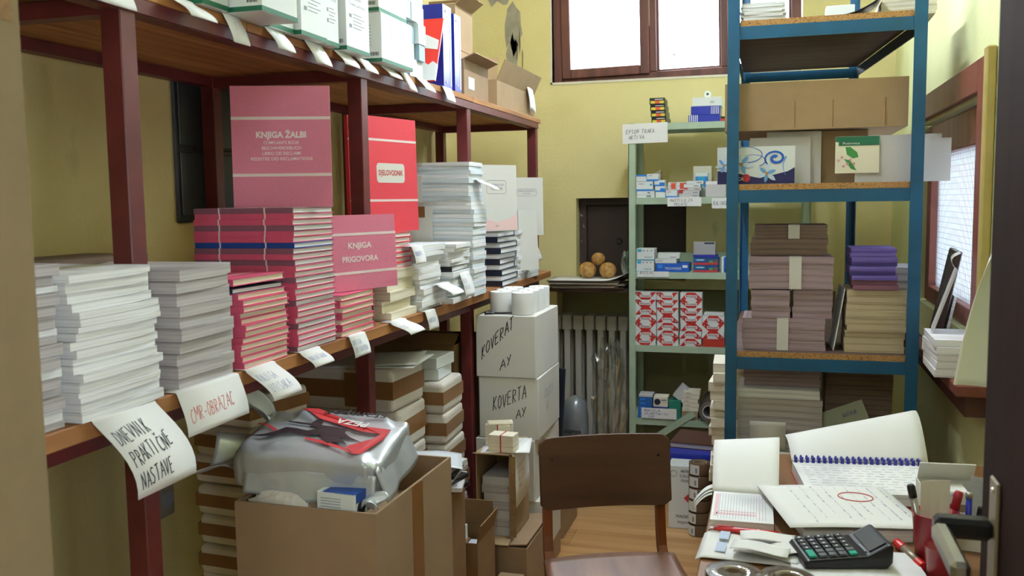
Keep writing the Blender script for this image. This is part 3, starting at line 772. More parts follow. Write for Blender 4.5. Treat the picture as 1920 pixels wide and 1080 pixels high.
# ---------------------------------------------------------------- paper labels hanging over the shelf edge
def shelf_tag(label, x, y, z, w, h, lines=(), ink='black_ink', out=.02, rz=0, skew=0, pen=.0012, lh=.2, u0=.08, v0=.3, du=.1, seed=1, group=None, lie=.03, rise=0., bulge=0.):
    """sheet lying on the plank, folding over its edge and hanging down in front; local +X outward, Y along the shelf"""
    o = thing('paper_label', label, 'paper label', (x, y, z), rz, group)
    prof = [(-lie, .0012)]
    for k in range(5):
        a = R(90 - 20 * k); prof.append((.006 * math.cos(a), .0012 - .006 + .006 * math.sin(a)))
    k0 = len(prof)
    for k in range(1, 9):
        t = k / 8; prof.append((.006 + out * math.sin(t * math.pi * .5) + bulge * math.sin(t * math.pi), -.005 - h * t))
    d = [0]
    for a, b in zip(prof, prof[1:]): d.append(d[-1] + math.dist(a, b))
    tot = d[-1]; vh = d[k0 - 1] / tot
    def pos(u, v):
        s_ = max(0, min(1, v)) * tot
        for i in range(len(d) - 1):
            if s_ <= d[i + 1] + 1e-9: break
        t = (s_ - d[i]) / (d[i + 1] - d[i]); a, b = prof[i], prof[i + 1]
        px, pz = a[0] + (b[0] - a[0]) * t, a[1] + (b[1] - a[1]) * t
        return Vector((px, (u - .5) * w + skew * max(0, v - vh), pz))
    n = len(prof) - 1
    m = MB(); vs = []
    me = MB().grid(lambda u, v: pos(u, d[round(v * n)] / tot), 2, n, th=-.0004)
    me.build('sheet', 'paper', o, smooth=True)
    if lines:
        def surf(u, v):
            vv = vh + (1 - vh) * v; p = pos(u, vv); a = pos(u, min(1, vv + .01)) - pos(u, max(0, vv - .01)); t = Vector((0, 1, 0))
            nn = t.cross(a); nn.normalize()
            if nn.x < 0: nn = -nn
            return p, nn
        hand(lines, surf, ink, o, u0, v0, du, lh, pen, seed=seed, rise=rise)
    return o
E0 = SF + .007
shelf_tag('long white label hand-lettered in black below the leaning white stack', E0, 1.268, ZM, .155, .128, ('DNEVNIK', 'PRAKTIČNE', 'NASTAVE'), out=.055, lh=.19, v0=.36, du=.1, pen=.0022, skew=.035, seed=3, bulge=.01, rise=.12)
shelf_tag('white label lettered in red below the thick grey pads', E0, 1.505, ZM, .2, .075, ('CMR-OBRAZAC',), 'red_ink', out=.02, lh=.33, v0=.72, du=.083, pen=.0014, seed=4, rise=.12)
shelf_tag('white label with two faint pen lines below the low pink stack', E0, 1.69, ZM, .115, .06, ('KNJIGA', 'UTISAKA'), 'blue_ink', out=.05, lh=.26, v0=.42, du=.12, pen=.001, skew=.03, seed=5)
shelf_tag('small white label below the tall pink stack', E0, 1.905, ZM, .095, .03, ('KNJIGA ŽALBI',), 'blue_ink', out=.03, lh=.3, v0=.6, du=.085, pen=.0009, skew=.02, seed=6)
shelf_tag('small white label with pen lines below the objections book', E0, 2.155, ZM, .095, .05, ('KNJIGA', 'PRIGOVORA'), 'blue_ink', out=.012, lh=.26, v0=.4, du=.105, pen=.0009, skew=.01, seed=7)
shelf_tag('blank-looking white label curling out below the cream paperbacks', E0, 2.43, ZM, .11, .03, ('BLOK',), 'blue_ink', out=.05, lh=.3, v0=.6, du=.1, pen=.0008, skew=.03, seed=8)
shelf_tag('small white label hanging below the stepped white pads', E0, 2.68, ZM, .085, .052, ('NARUDZBA',), 'blue_ink', out=.012, lh=.26, v0=.6, du=.11, pen=.0009, seed=9)
# labels stuck between pads, higher up
shelf_tag('small hand-lettered slip at the top of the stepped pads', SF - .0, 2.60, 1.336, .085, .048, ('URUDZBENIK',), 'blue_ink', out=.012, lh=.26, v0=.5, du=.085, pen=.0009, seed=10)
shelf_tag('white slip jutting out of the pads below the black book', SF + .014, 2.79, 1.205, .11, .028, (), out=.05, seed=11, lie=.02)
shelf_tag('lettered slip hanging over the pads by the third post', SF + .016, 2.99, 1.225, .10, .075, ('BLOK', 'NALOG'), 'blue_ink', out=.02, lh=.2, v0=.4, du=.13, pen=.0009, seed=12, lie=.02)
shelf_tag('white slip sticking out of the tallest ledger stack', SF + .02, 3.175, 1.545, .07, .03, (), out=.05, skew=.05, seed=13, lie=.02)
shelf_tag('tiny lettered slip on the last stack of pads', SF + .008, 4.02, 1.255, .07, .05, ('KNJIGA', 'UR'), 'blue_ink', out=.012, lh=.24, v0=.45, du=.14, pen=.0008, skew=.03, seed=14, lie=.02)

# ---------------------------------------------------------------- top shelf: price slips
for i, (y, w, h, ou, sk) in enumerate(((1.325, .10, .05, .02, .02), (1.538, .085, .034, .04, .03), (1.71, .062, .052, .012, .03), (1.88, .078, .040, .02, .035), (2.062, .085, .045, .014, .05),
                                 (2.221, .09, .030, .02, .03), (2.341, .085, .030, .02, .035), (2.509, .09, .024, .02, .04), (2.635, .06, .046, .016, .06), (2.781, .09, .032, .02, .05), (3.012, .09, .042, .010, .03))):
    shelf_tag('white price slip on the upper shelf edge, %s' % ('nearest to the viewer' if i == 0 else (ORD[i] + ' from the near end' if i < 10 else 'below the blue binders')), PF + .0075, y, ZT, w, h, out=ou, skew=sk, seed=30 + i, group='price slips on the upper shelf',
              lines=(('T',) if i in (2, 3) else ('W',) if i == 4 else ()), ink='grey_ink', lh=.3, v0=.5, du=.2, u0=.4, pen=.0008)
# ================================================================ cartons, top shelf
def carton(name, label, cat, loc, rz, w, d, h, mt='carton_white', group=None, green=False, prints='', bevel=.0015):
    """closed box, base at z=0, near face on local -Y, front of the shelf on local +X"""
    o = thing(name, label, cat, loc, rz, group)
    MB().box(-w / 2, w / 2, -d / 2, d / 2, 0, h).build('body', mt, o, bevel=bevel)
    if green: MB().box(-w / 2 - .0006, w / 2 + .0006, -d / 2 - .0006, d / 2 + .0006, .001, .011).build('green_band', 'green_band', o)
    if 'b' in prints:
        m = MB()
        for k in range(9): m.box(w / 2 - .034 + k * .0028, w / 2 - .034 + k * .0028 + (.0018, .0009, .0014)[k % 3], -d / 2 - .0006, -d / 2, .018, .028)
        m.build('barcode', 'black_ink', o)
    if 't' in prints:
        y0 = -d * .36
        text('Compatible', .0115, 'grey_ink', o, (w / 2 + .0008, y0 + d * .26, h * .86), '+x', fit=d * .52); text('Toner Cartridge', .0115, 'grey_ink', o, (w / 2 + .0008, y0 + d * .34, h * .76), '+x', fit=d * .68)
        m = MB()
        for k in range(5):
            zz = h * .60 - k * .0085; m.box(w / 2, w / 2 + .0005, y0 + d * .16, y0 + d * (.52 + .12 * (k % 2)), zz, zz + .0016)
        for k in range(2): m.box(w / 2, w / 2 + .0005, y0, y0 + d * .1, h * .54 - k * .026, h * .54 - k * .026 + .009)
        m.build('printed_lines', 'grey_ink', o)
    if 'q' in prints:
        m = MB(); m.box(w / 2, w / 2 + .0005, -d * .2, d * .15, h * .55, h * .78); m.build('printed_square', mat('pale_grey_print', '#cfd4d6', .6), o)
        m = MB()
        for k in range(7): m.box(-w * .28, w * .34, -d / 2 - .0005, -d / 2, h * .34 + k * .009, h * .34 + k * .009 + .0016)
        m.build('printed_lines', 'grey_ink', o)
        text('16', .016, 'grey_ink', o, (-w * .05, -d / 2 - .0008, h * .80), '-y')
    return o
g = 'toner cartons on the upper shelf'
def toner(lab, xf, y0, y1, dep, h, z=ZT, rz=0, **k):
    return carton('toner_carton', lab, 'carton', (xf - dep / 2, (y0 + y1) / 2, z + .0008), rz, dep, y1 - y0, h, group=g, green=True, **k)
toner('white toner carton at the near end of the upper row', -1.1, 1.498, 1.587, .28, .15, prints='b')
toner('white toner carton just left of the jutting carton', -1.079, 1.598, 1.687, .28, .15, prints='b')
toner('white toner carton jutting far over the upper shelf edge with barcode', -1.006, 1.694, 1.839, .30, .14, prints='bq')
toner('white toner carton set back just right of the jutting one', -1.079, 1.849, 1.954, .28, .15, prints='t')
toner('white toner carton with printed title, third right of the jutting one', -1.063, 1.959, 2.085, .28, .16, prints='t')
toner('white toner carton with printed title beside a narrower gap', -1.069, 2.093, 2.164, .28, .15, prints='t')
toner('white toner carton set just before the tall corner carton', -1.06, 2.189, 2.328, .27, .16, prints='tb')
toner('large white toner carton with barcode at the corner of the row', -1.06, 2.409, 2.635, .20, .137, prints='bq')
toner('second large toner carton stacked on the corner carton', -1.066, 2.409, 2.609, .20, .137, z=ZT + .139, prints='bq')
g2 = 'small pale blue cartons on the upper shelf'
rnd = random.Random(4); cols = (('lower left', 2.525), ('lower middle', 2.585), ('right', 2.645))
k = 0
for ci, (cn, y0) in enumerate((('left', 2.642), ('middle', 2.705), ('right', 2.768))):
    z = ZT + .001
    for r_, h in enumerate((.055, .05, .062, .055, .06)):
        x = -1.095 + rnd.uniform(-.008, .014)
        carton('ink_carton', 'small pale blue and white carton, %s column, %s' % (cn, nth(4 - r_, 5)), 'carton', (x - .075, y0 + .0285, z), rnd.uniform(-3, 3), .14, .054, h, ('carton_white', 'carton_blue')[(r_ + ci) % 3 == 0], group=g2, bevel=.001)
        z += h + .001
# red and white folder leaning on the binders
o = thing('advert_folder', 'red folder with white lower edge leaning against the blue binders', 'folder', (-1.185, 2.852, ZT + .002), 0, rx=-24)
MB().box(-.10, .115, -.004, .004, 0, .235).build('cover', mat('bright_red_card', '#e2382f', .4), o)
m = MB(); m.prism([(-.10, 0), (.115, 0), (.115, .06)] + [(.115 - .0154 * k, .06 + (.012 if k % 2 else 0) - .0007 * k) for k in range(1, 14)] + [(-.10, .05)], -.0052, -.0041, 'y'); m.box(.1151, .1158, -.004, .004, 0, .06)
m.build('white_print', 'carton_white', o)
MB().prism([(.02, .13), (.11, .115), (.11, .15), (.06, .175)], -.0052, -.0041, 'y').build('white_panel', 'carton_white', o)
def binder(lab, y0, t, x1, h=.268, w=.24, lean=0):
    o = thing('ring_binder', lab, 'binder', (x1 - w / 2, y0 + t / 2, ZT + .001), 0, 'blue ring binders on the upper shelf', rx=lean)
    MB().box(-w / 2, w / 2, -t / 2, -t / 2 + .003, 0, h).build('cover', 'binder_blue', o)
    MB().box(-w / 2, w / 2, t / 2 - .003, t / 2, 0, h).build('cover', 'binder_blue', o)
    MB().box(w / 2 - .003, w / 2, -t / 2 + .003, t / 2 - .003, 0, h).build('spine', 'binder_blue', o)
    MB().box(-w / 2 + .01, w / 2 - .012, t * .1, t / 2 - .004, .006, h - .01).build('page_block', 'pages_white', o)
    MB().box(w / 2, w / 2 + .0008, t * .28, t * .40, .01, h - .012).build('spine_label', 'carton_white', o)
    for zz in (.02, h - .02):
        MB().lathe([(0, 0), (.005, 0), (.004, .002), (0, .002)], 10, (w / 2, -t * .15, zz), axis='x').build('rivet', 'chrome', o)
    return o
binder('thicker blue ring binder beside the red folder', 3.012, .085, -1.098, .28)
binder('narrower blue ring binder next to the cardboard boxes', 3.127, .07, -1.098, .268)
def open_box(name, label, loc, rz, w, d, h, mt='cardboard', flaps=(), th=.004, group=None, bottom=True, seams=True):
    """cardboard box open at the top. flaps: (side, length, angle from upright in degrees outward)"""
    o = thing(name, label, 'box', loc, rz, group)
    m = MB(); m.box(-w / 2, w / 2, -d / 2, -d / 2 + th, 0, h); m.box(-w / 2, w / 2, d / 2 - th, d / 2, 0, h)
    m.box(-w / 2, -w / 2 + th, -d / 2 + th, d / 2 - th, 0, h); m.box(w / 2 - th, w / 2, -d / 2 + th, d / 2 - th, 0, h)
    if bottom: m.box(-w / 2 + th, w / 2 - th, -d / 2 + th, d / 2 - th, 0, th)
    m.build('body', mt, o)
    for side, ln, ang in flaps:
        T0 = {'-y': Matrix.Translation((0, -d / 2 + th / 2, h)), '+y': Matrix.Translation((0, d / 2 - th / 2, h)) @ Matrix.Rotation(math.pi, 4, 'Z'),
              '+x': Matrix.Translation((w / 2 - th / 2, 0, h)) @ Matrix.Rotation(math.pi / 2, 4, 'Z'), '-x': Matrix.Translation((-w / 2 + th / 2, 0, h)) @ Matrix.Rotation(-math.pi / 2, 4, 'Z')}[side]
        T = T0 @ Matrix.Rotation(R(ang), 4, 'X'); ww = (w if 'y' in side else d) / 2 - .002
        MB().box(-ww, ww, -th / 2, th / 2, 0.001, ln, T=T).build('flap', mt, o)
    return o
o = open_box('cardboard_box', 'small tan cardboard box with white sticker on the upper shelf', (-1.22, 3.425, ZT + .001), 0, .21, .30, .135, 'cardboard2', flaps=(('+x', .05, 68),))
MB().box(.1055, .1063, -.10, -.03, .03, .075).build('sticker', 'paper', o)
MB().box(-.10, .10, -.146, .146, .128, .132).build('lid', 'cardboard2', o)
o = open_box('cardboard_box', 'brown cardboard box with a raised flap standing on the stickered box', (-1.235, 3.39, ZT + .178), 0, .17, .20, .16, 'cardboard', flaps=(('+y', .06, -30), ('-y', .05, -75), ('+x', .06, 55)))
o['label'] = 'brown cardboard box with open flaps behind the blue binders'
carton('cardboard_box', 'flat brown carton between the stacked boxes behind the binders', 'box', (-1.245, 3.39, ZT + .1385), 0, .19, .21, .038, 'cardboard')
carton('cardboard_box', 'light brown carton behind the small pale blue cartons', 'box', (-1.40, 2.89, ZT + .001), 0, .16, .14, .40, 'cardboard2')
o = open_box('cardboard_box', 'wide open cardboard box at the far end of the upper shelf', (-1.22, 3.985, ZT + .001), 0, .22, .61, .105, 'cardboard', flaps=(('+x', .09, 25), ('-y', .1, -20), ('+y', .09, 30)))
q = MB().grid(lambda u, v: (.004 + .01 * math.sin(2 * v), -.05 + .1 * u + .02 * v, .11 * (1 - v) + .006 * math.sin(5 * u)), 6, 6, th=.0006).build('torn_paper', 'paper', o, smooth=True); q.location = (.115, .19, .02)

# ================================================================ white envelope boxes
g = 'white envelope boxes in the tower'
kx, ky = -.968, 3.455
carton('cardboard_box', 'flat brown carton at the very bottom of the white box tower', 'box', (kx, ky, 0.001), 0, .24, .37, .095, 'cardboard')
for i in range(4):
    lab = ('lowest', 'third from the top', 'second from the top', 'topmost')[i]
    o = thing('envelope_box', 'white cardboard box in the tower by the radiator, %s' % lab, 'box', (kx + (.006, -.004, .004, 0)[i], ky + (.004, 0, .006, 0)[i], .097 + i * .2365), (1, -1.5, 1, 0)[i], g)
    MB().box(-.117, .117, -.185, .185, 0, .2355).build('body', 'white_card', o, bevel=.003)
    MB().box(-.118, .118, -.186, .186, .19, .2358).build('lid_edge', 'white_card', o) if i == 0 else None
    if i == 3:
        hand(('KOVERAT',), flat_surf((-.117, -.185, .2355), (.234, 0, 0), (0, 0, -.2355), (0, -1, 0)), 'black_ink', o, .10, .72, .095, .2, .0032, seed=51, rise=.95)
        hand(('AY',), flat_surf((-.117, -.185, .2355), (.234, 0, 0), (0, 0, -.2355), (0, -1, 0)), 'black_ink', o, .40, .88, .13, .16, .0032, seed=52, rise=.6)
    if i == 2:
        hand(('KOVERTA',), flat_surf((-.117, -.185, .2355), (.234, 0, 0), (0, 0, -.2355), (0, -1, 0)), 'black_ink', o, .24, .56, .1, .22, .003, seed=53, rise=.42)
        hand(('AY',), flat_surf((-.117, -.185, .2355), (.234, 0, 0), (0, 0, -.2355), (0, -1, 0)), 'black_ink', o, .62, .66, .11, .15, .003, seed=54, rise=.3)
        hand(('KOVERTA', ' A4'), flat_surf((.117, -.185, .2355), (0, .37, 0), (0, 0, -.2355), (1, 0, 0)), 'grey_ink', o, .28, .42, .075, .16, .002, seed=55)
    if i == 1:
        hand(('V',), flat_surf((.117, -.185, .2355), (0, .37, 0), (0, 0, -.2355), (1, 0, 0)), 'black_ink', o, .1, .3, .15, .2, .004, seed=56)
ztop = .097 + 4 * .2365
m = MB().lathe([(.006, 0), (.041, 0), (.0415, .002), (.0415, .080), (.041, .082), (.006, .082), (.006, 0)], 22).mesh('paper_roll', 'paper'); m.polygons.foreach_set('use_smooth', [abs(p.normal.z) < .5 for p in m.polygons])
cm = MB().lathe([(.0058, .081), (.0058, .0), (.0045, 0), (.0045, .0825), (.0058, .0825)], 12).mesh('core', 'core')
k = 0
for r_, (x, y0) in enumerate(((-.912, 3.318), (-1.005, 3.345))):
    for j in range(4 if r_ == 0 else 3):
        o = thing('paper_roll', 'white till roll on the white box tower, %s in the %s row' % (('nearest', 'second', 'third', 'farthest')[j if r_ == 0 or j < 2 else 3], ('right', 'left')[r_]), 'paper roll', (x, y0 + j * .0845, ztop + .0008), 0, 'white till rolls on the box tower')
        inst('roll', m, o); inst('core', cm, o)
o = thing('scissors', 'black-handled scissors lying on the topmost white box', 'scissors', (-1.055, 3.293, ztop + .005), 8)
for s_ in (-1, 1):
    MB().tube([(.02 + .018 * math.cos(a * math.pi / 6), s_ * .009 + .0085 * math.sin(a * math.pi / 6), 0) for a in range(12)], .0034, 6, closed=True).build('handle', 'black', o)
    MB().box(.035, .11, s_ * .004 - .003, s_ * .004 + .003, -.001 + .0012 * s_, .001 + .0012 * s_).build('blade', 'black', o)

# ================================================================ boxes on the floor in the middle
carton('cardboard_box', 'low tan cardboard box on the floor below the upright box', 'box', (-.90, 3.09, .001), 0, .20, .33, .285, 'cardboard2')
lowbox = [o for o in bpy.data.objects if o.get('label') == 'low tan cardboard box on the floor below the upright box'][0]
MB().box(-.0, .10, -.164, .164, 0, .004, T=Matrix.Translation((0, 0, .2865)) @ Matrix.Rotation(R(-6), 4, 'Y')).build('flap', 'cardboard2', lowbox)
o = thing('cardboard_box', 'brown cardboard box standing on end, open side showing white pads', 'box', (-.925, 3.07, .300), 0)
w, d, h, th = .125, .24, .305, .005
m = MB(); m.box(-w / 2, w / 2, -d / 2, d / 2, 0, th); m.box(-w / 2, w / 2, -d / 2, d / 2, h - th, h); m.box(-w / 2, -w / 2 + th, -d / 2, d / 2, th, h - th); m.box(w / 2 - th, w / 2, -d / 2, d / 2, th, h - th); m.box(-w / 2 + th, w / 2 - th, d / 2 - th, d / 2, th, h - th)
m.build('body', 'cardboard', o)
MB().box(0, .02, -.002, .002, .01, h - .01, T=Matrix.Translation((w / 2 - .002, -d / 2, 0)) @ Matrix.Rotation(R(30), 4, 'Z')).build('flap', 'cardboard_edge', o)
MB().box(-w / 2, w / 2, -.03, 0, -.002, .002, T=Matrix.Translation((0, -d / 2, h - .002)) @ Matrix.Rotation(R(-14), 4, 'X')).build('flap', 'cardboard', o)
MB().box(-w / 2, w / 2, -.04, 0, -.002, .002, T=Matrix.Translation((0, -d / 2, .003)) @ Matrix.Rotation(R(10), 4, 'X')).build('flap', 'cardboard', o)
pad_stack(-.925 + .052, 2.975, .3055, .098, .19, [.03] * 7, 'pages_grey', 'grey-white pad inside the upright open box, %s', 'pads inside the upright box', 61, .004, 2, mats=['paper_grey', 'pages_grey'])
# paper and card bundles on top of it
zt = .300 + .305
def sheet(name, label, loc, w, d, rz=0, mt='paper', th=.0008, cat='paper', bend=None, group=None, n=8):
    b = bend or (lambda u, v: 0)
    q = MB().grid(lambda u, v: ((u - .5) * w, (v - .5) * d, th + b(u, v)), n, n, th=th).build(name, mt, smooth=True)
    q.location = loc; q.rotation_euler.z = R(rz)
    return tag(q, label, cat, group)
sheet('paper_sheet', 'white sheet under the banded card bundles', (-.905, 3.06, zt + .001), .17, .2, 12)
o = thing('paper_label', 'white sheet with red writing hanging down the upright box', 'paper label', (-.862, 3.02, zt + .003), 0)
prof = [(-.05, .0), (-.01, .0), (.004, -.004), (.008, -.02), (.012, -.06), (.016, -.12), (.016, -.19)]
MB().grid(lambda u, v: (prof[round(v * 6)][0] + .006 * u, -.06 + .16 * u, prof[round(v * 6)][1] + .001 + .02 * (u - .3) * (v > .2)), 3, 6, th=.0005).build('sheet', 'paper', o, smooth=True)
hand(('KOVERTE', 'PLAVE', 'BIJELE', 'MALE'), lambda u, v: (Vector((.0185 + .006 * u, -.06 + .16 * u, -.03 - .14 * v + .02 * (u - .3))), Vector((1, -.04, 0))), 'red_ink', o, .12, .2, .1, .12, .0012, seed=60)
for i, (x, y, z, rz, n_, lab) in enumerate(((-.935, 3.065, zt + .004, 6, 3, 'rear'), (-.895, 2.985, zt + .003, -4, 3, 'front'))):
    o = thing('card_bundle', 'bundle of small white cards held by a red rubber band, %s one' % lab, 'cards', (x, y, z), rz, 'banded card bundles on the upright box')
    hh = (.075, .06)[i]; MB().box(-.045, .045, -.03, .03, 0, hh).build('cards', 'pages_cream', o, bevel=.001)
    m = MB(); bw = .0011
    m.box(-.002, .002, -.0312, -.03, -.0003, hh + .0012); m.box(-.002, .002, .03, .0312, -.0003, hh + .0012); m.box(-.002, .002, -.0312, .0312, hh, hh + .0012)
    m.build('rubber_band', 'red_ink', o)
sheet('paper_sheet', 'loose white card lying on the rear card bundle', (-.93, 3.06, zt + .0805), .09, .055, 20, 'pages_cream', .004, 'card')

o = open_box('cardboard_box', 'open brown cardboard box with envelopes and a white pad on the floor', (-1.005, 2.772, .001), 0, .22, .185, .385, 'cardboard_dark', flaps=(('+y', .085, -5), ('+x', .06, 12)))
carton('envelope_pack', 'white block pad with pen marks lying in the brown box', 'paper pad', (-1.042, 2.765, .345), -4, .12, .13, .05, 'paper')
pk = [o for o in bpy.data.objects if o.get('label') == 'white block pad with pen marks lying in the brown box'][0]
hand(('KOV', 'C5'), flat_surf((-.06, .065, .0505), (.12, 0, 0), (0, -.13, 0), (0, 0, 1)), 'black_ink', pk, .35, .5, .12, .16, .0014, seed=62)
z = .10
rnd = random.Random(6)
for i in range(7):
    q = carton('envelope_pack', 'bluish white envelope pack beside the pad in the brown box, %s' % nth(6 - i, 7), 'envelopes', (-.941 + rnd.uniform(-.002, .002), 2.772 + rnd.uniform(-.008, .008), z), rnd.uniform(-3, 3), .06, .15, .033, mat('bluish_paper', '#dfe6ee', .7, .04, 8), group='envelope packs in the brown box'); z += .034
carton('cardboard_box', 'brown carton lying under the pad inside the open brown box', 'box', (-1.043, 2.772, .006), 0, .13, .17, .33, 'cardboard')
carton('cardboard_box', 'small tan carton on the floor beside the open brown box', 'box', (-.842, 2.79, .001), 0, .085, .2, .21, 'cardboard2')
carton('cardboard_box', 'narrow brown carton standing behind the white box tower', 'box', (-.925, 3.93, .001), 0, .11, .3, .36, 'cardboard')
o = MB().box(-.008, .008, -.1, .1, 0, .64).build('panel_board', mat('dark_blue_board', '#1f2836', .5, .1, 8), bevel=.002); o.location = (-1.10, 4.36, .003); o.rotation_euler = (0, R(5), R(60))
tag(o, 'dark blue board leaning in front of the radiator', 'board')
o = MB().lathe([(.001, 0), (.06, 0), (.068, .02), (.07, .2), (.065, .38), (.055, .45), (.02, .475), (.001, .48)], 22).build('grey_sack', mat('grey_film', '#9aa0a6', .25, .3, 9, metal=.3, bump=.6), smooth=True)
o.location = (-.965, 4.50, .002); tag(o, 'grey plastic sack with red logo standing by the radiator', 'sack')
MB().grid(lambda u, v: (.0712 * math.cos(R(-130 + 70 * u)), .0712 * math.sin(R(-130 + 70 * u)), .17 + .10 * v), 6, 2, th=-.0006).build('red_logo', 'red_ink', o)
MB().prism([(-.016, .245), (.016, .245), (0, .20)], -.0735, -.0722, 'y').build('white_mark', 'paper', o)
text('stampa', .03, 'black_ink', o, (0, -.0735, .31), '-y', bold=.0008)
o = crumple('plastic_bag', 'crumpled clear plastic bag standing in front of the radiator', 'plastic bag', (-.785, 4.46, .2), .085, .05, .27, 'clear', 8, 16, .35)
carton('cardboard_box', 'brown carton under the clear plastic bag', 'box', (-.785, 4.46, .001), 0, .16, .12, .197, 'cardboard_dark')

# ================================================================ big cardboard box with the silver parcel
bigb = open_box('cardboard_box', 'large open cardboard box in front of the shelves holding a silver parcel', (-.918, 1.85, .001), -.8, .325, .425, .849, 'cardboard2', th=.006)
MB().box(.1625, .1631, -.03, .03, .3, .849).build('tape', 'tape_brown', bigb)
q = MB().box(-.156, .156, -.205, .205, .60, .66).build('inner_flap', 'cardboard', bigb)
MB().box(.02, .155, -.2, .2, .755, .76).build('inner_flap', 'cardboard2', bigb)
# silver parcel
def slab_pt(th, a, sx, sy, sz, e=.32):
    def sp(c, p): return math.copysign(abs(c) ** p, c)
    return (sx * sp(math.cos(th), e) * sp(math.cos(a), e), sy * sp(math.cos(th), e) * sp(math.sin(a), e), sz * sp(math.sin(th), e))
rnd = random.Random(21); m = MB(); na, nt_ = 56, 24; vs = []
for i in range(nt_ + 1):
    th = -math.pi / 2 + math.pi * i / nt_
    for j in range(na):
        a = 2 * math.pi * j / na; x, y, z = slab_pt(th, a, .165, .125, .05, .2)
        side = 1 - min(1, abs(z) / .05)
        k = .006 * math.sin(23 * a + 3 * math.sin(5 * a)) * side + .004 * math.sin(11 * x * 9 + 40 * y) * (1 - side) * (z > 0)
        vs.append((x * (1 + k * 3), y * (1 + k * 5), z + k - .010 * (x / .165) ** 2 * (z > 0) - .006 * (y / .125) ** 2 * (z > 0)))
fs = [(i * na + j, i * na + (j + 1) % na, (i + 1) * na + (j + 1) % na, (i + 1) * na + j) for i in range(nt_) for j in range(na)]
sp = thing('silver_parcel', 'silver film parcel with red and black print lying on the big box', 'parcel', (-.955, 1.80, .925), 6, ry=3, rx=9)
m.add(vs, fs); m.build('wrapping', 'silver_bag', sp, smooth=True)
def topz(x, y): return .0505 - .010 * (x / .165) ** 2 - .006 * (y / .125) ** 2 + .0042
def decal(pts, mt, name):
    q = []
    for i, (x, y) in enumerate(pts):
        x2, y2 = pts[(i + 1) % len(pts)]
        q += [(x + (x2 - x) * k / 3, y + (y2 - y) * k / 3) for k in range(3)]
    return MB().add([(x, y, topz(x, y)) for x, y in q], [tuple(range(len(q)))]).build(name, mt, sp)
def pm(*pts): return [((x - 670) / 750 * .31, .105 - (y - 75) / 280 * .21) for x, y in pts]
_dog = mat('dark_plum_print', '#33262b', .4)
decal(pm((430, 66), (540, 66), (640, 108), (760, 148), (870, 180), (1020, 170), (1018, 240), (960, 345), (925, 350), (860, 318), (965, 250), (985, 212), (880, 215), (760, 192), (600, 152), (500, 92)), 'red_ink', 'red_print')
decal(pm((285, 200), (340, 203), (440, 250), (432, 260), (340, 214), (285, 208)), 'red_ink', 'red_print')
decal(pm((620, 288), (720, 300), (850, 322), (930, 352), (840, 334), (700, 312), (630, 300)), 'red_ink', 'red_print')
decal(pm((300, 288), (385, 278), (430, 262), (470, 228), (540, 236), (600, 246), (640, 232), (700, 212), (748, 224), (775, 205), (800, 208), (806, 240), (850, 262), (930, 284), (850, 278), (800, 272), (860, 306), (790, 300), (760, 314), (715, 296), (690, 270), (600, 276), (520, 262), (470, 272), (440, 290), (380, 294)), _dog, 'dog_print')
decal(pm((450, 180), (520, 190), (585, 194), (592, 165), (622, 158), (645, 178), (650, 202), (720, 206), (885, 224), (720, 228), (640, 226), (585, 208), (520, 202), (450, 190)), _dog, 'dog_print')
for s_, size, x, y, mt in (('stampar', .046, .045, .083, 'black_ink'), ('PEZA', .034, .056, .033, 'paper')):
    q = text(s_, size, mt, sp, (x, y, topz(x, y) + .003), '+z', .0006, spin=180 if s_ == 'stampar' else 170)
def film(fn, nu, nv):
    MB().grid(fn, nu, nv, th=.0008).build('loose_film', 'silver_bag', sp, smooth=True)
film(lambda u, v: (-.150 - .11 * u + .02 * math.sin(5 * v) * u, -.10 + .20 * v + .02 * math.sin(4 * u), -.03 + .022 * math.sin(9 * v + 2 * u + 1) * u + .03 * u * math.sin(3 * v)), 14, 26)
film(lambda u, v: (-.145 - .06 * v + .015 * math.sin(5 * u + 3 * v), .05 + .07 * u, .0 + .085 * v + .012 * math.sin(7 * u + 4 * v)), 12, 12)
film(lambda u, v: (-.13 + .29 * u, -.121 - .018 * v + .005 * math.sin(10 * u) * v, .01 - .062 * v + .006 * math.sin(8 * u + 2) * v), 30, 8)
film(lambda u, v: (.158 + .025 * v + .006 * math.sin(9 * u) * v, -.12 + .22 * u, .02 - .07 * v + .006 * math.sin(8 * u)), 24, 8)
film(lambda u, v: (.10 + .08 * u + .01 * math.sin(6 * v), -.125 - .03 * v, -.02 - .06 * v * (.6 + .4 * math.sin(5 * u + 1))), 16, 10)
o = crumple('paper_packet', 'white paper packet under the silver parcel at the box front', 'packet', (-.995, 1.672, .79), .075, .022, .04, 'parcel', 12, 10, .12)
o = carton('printed_carton', 'small white and blue printed carton at the front of the big box', 'carton', (-.852, 1.674, .822), -5, .09, .05, .06, 'carton_white')
MB().box(-.03, .0455, -.0256, .0256, .0602, .0608).build('blue_print', 'blue_cover', o); MB().box(.0452, .0458, -.02, .02, .04, .0598).build('blue_print', 'blue_cover', o)
MB().lathe([(0, .0452), (.016, .0452), (.016, .0458), (0, .0458)], 16, (0, 0, .026), axis='x').build('dark_disc', 'black_ink', o)
m = MB()
for k in range(7): m.box(-.035, .012, -.0256, -.025, .012 + k * .0058, .0135 + k * .0058)
m.build('printed_lines', 'grey_ink', o)
text('8', .016, 'red_ink', o, (.034, -.0258, .02), '-y', .0006); text('8', .016, 'red_ink', o, (.034, -.0258, .008), '-y', .0006)
carton('cardboard_box', 'brown carton inside the big box carrying the white packets', 'box', (-.918, 1.70, .668), 0, .28, .1, .13, 'cardboard')

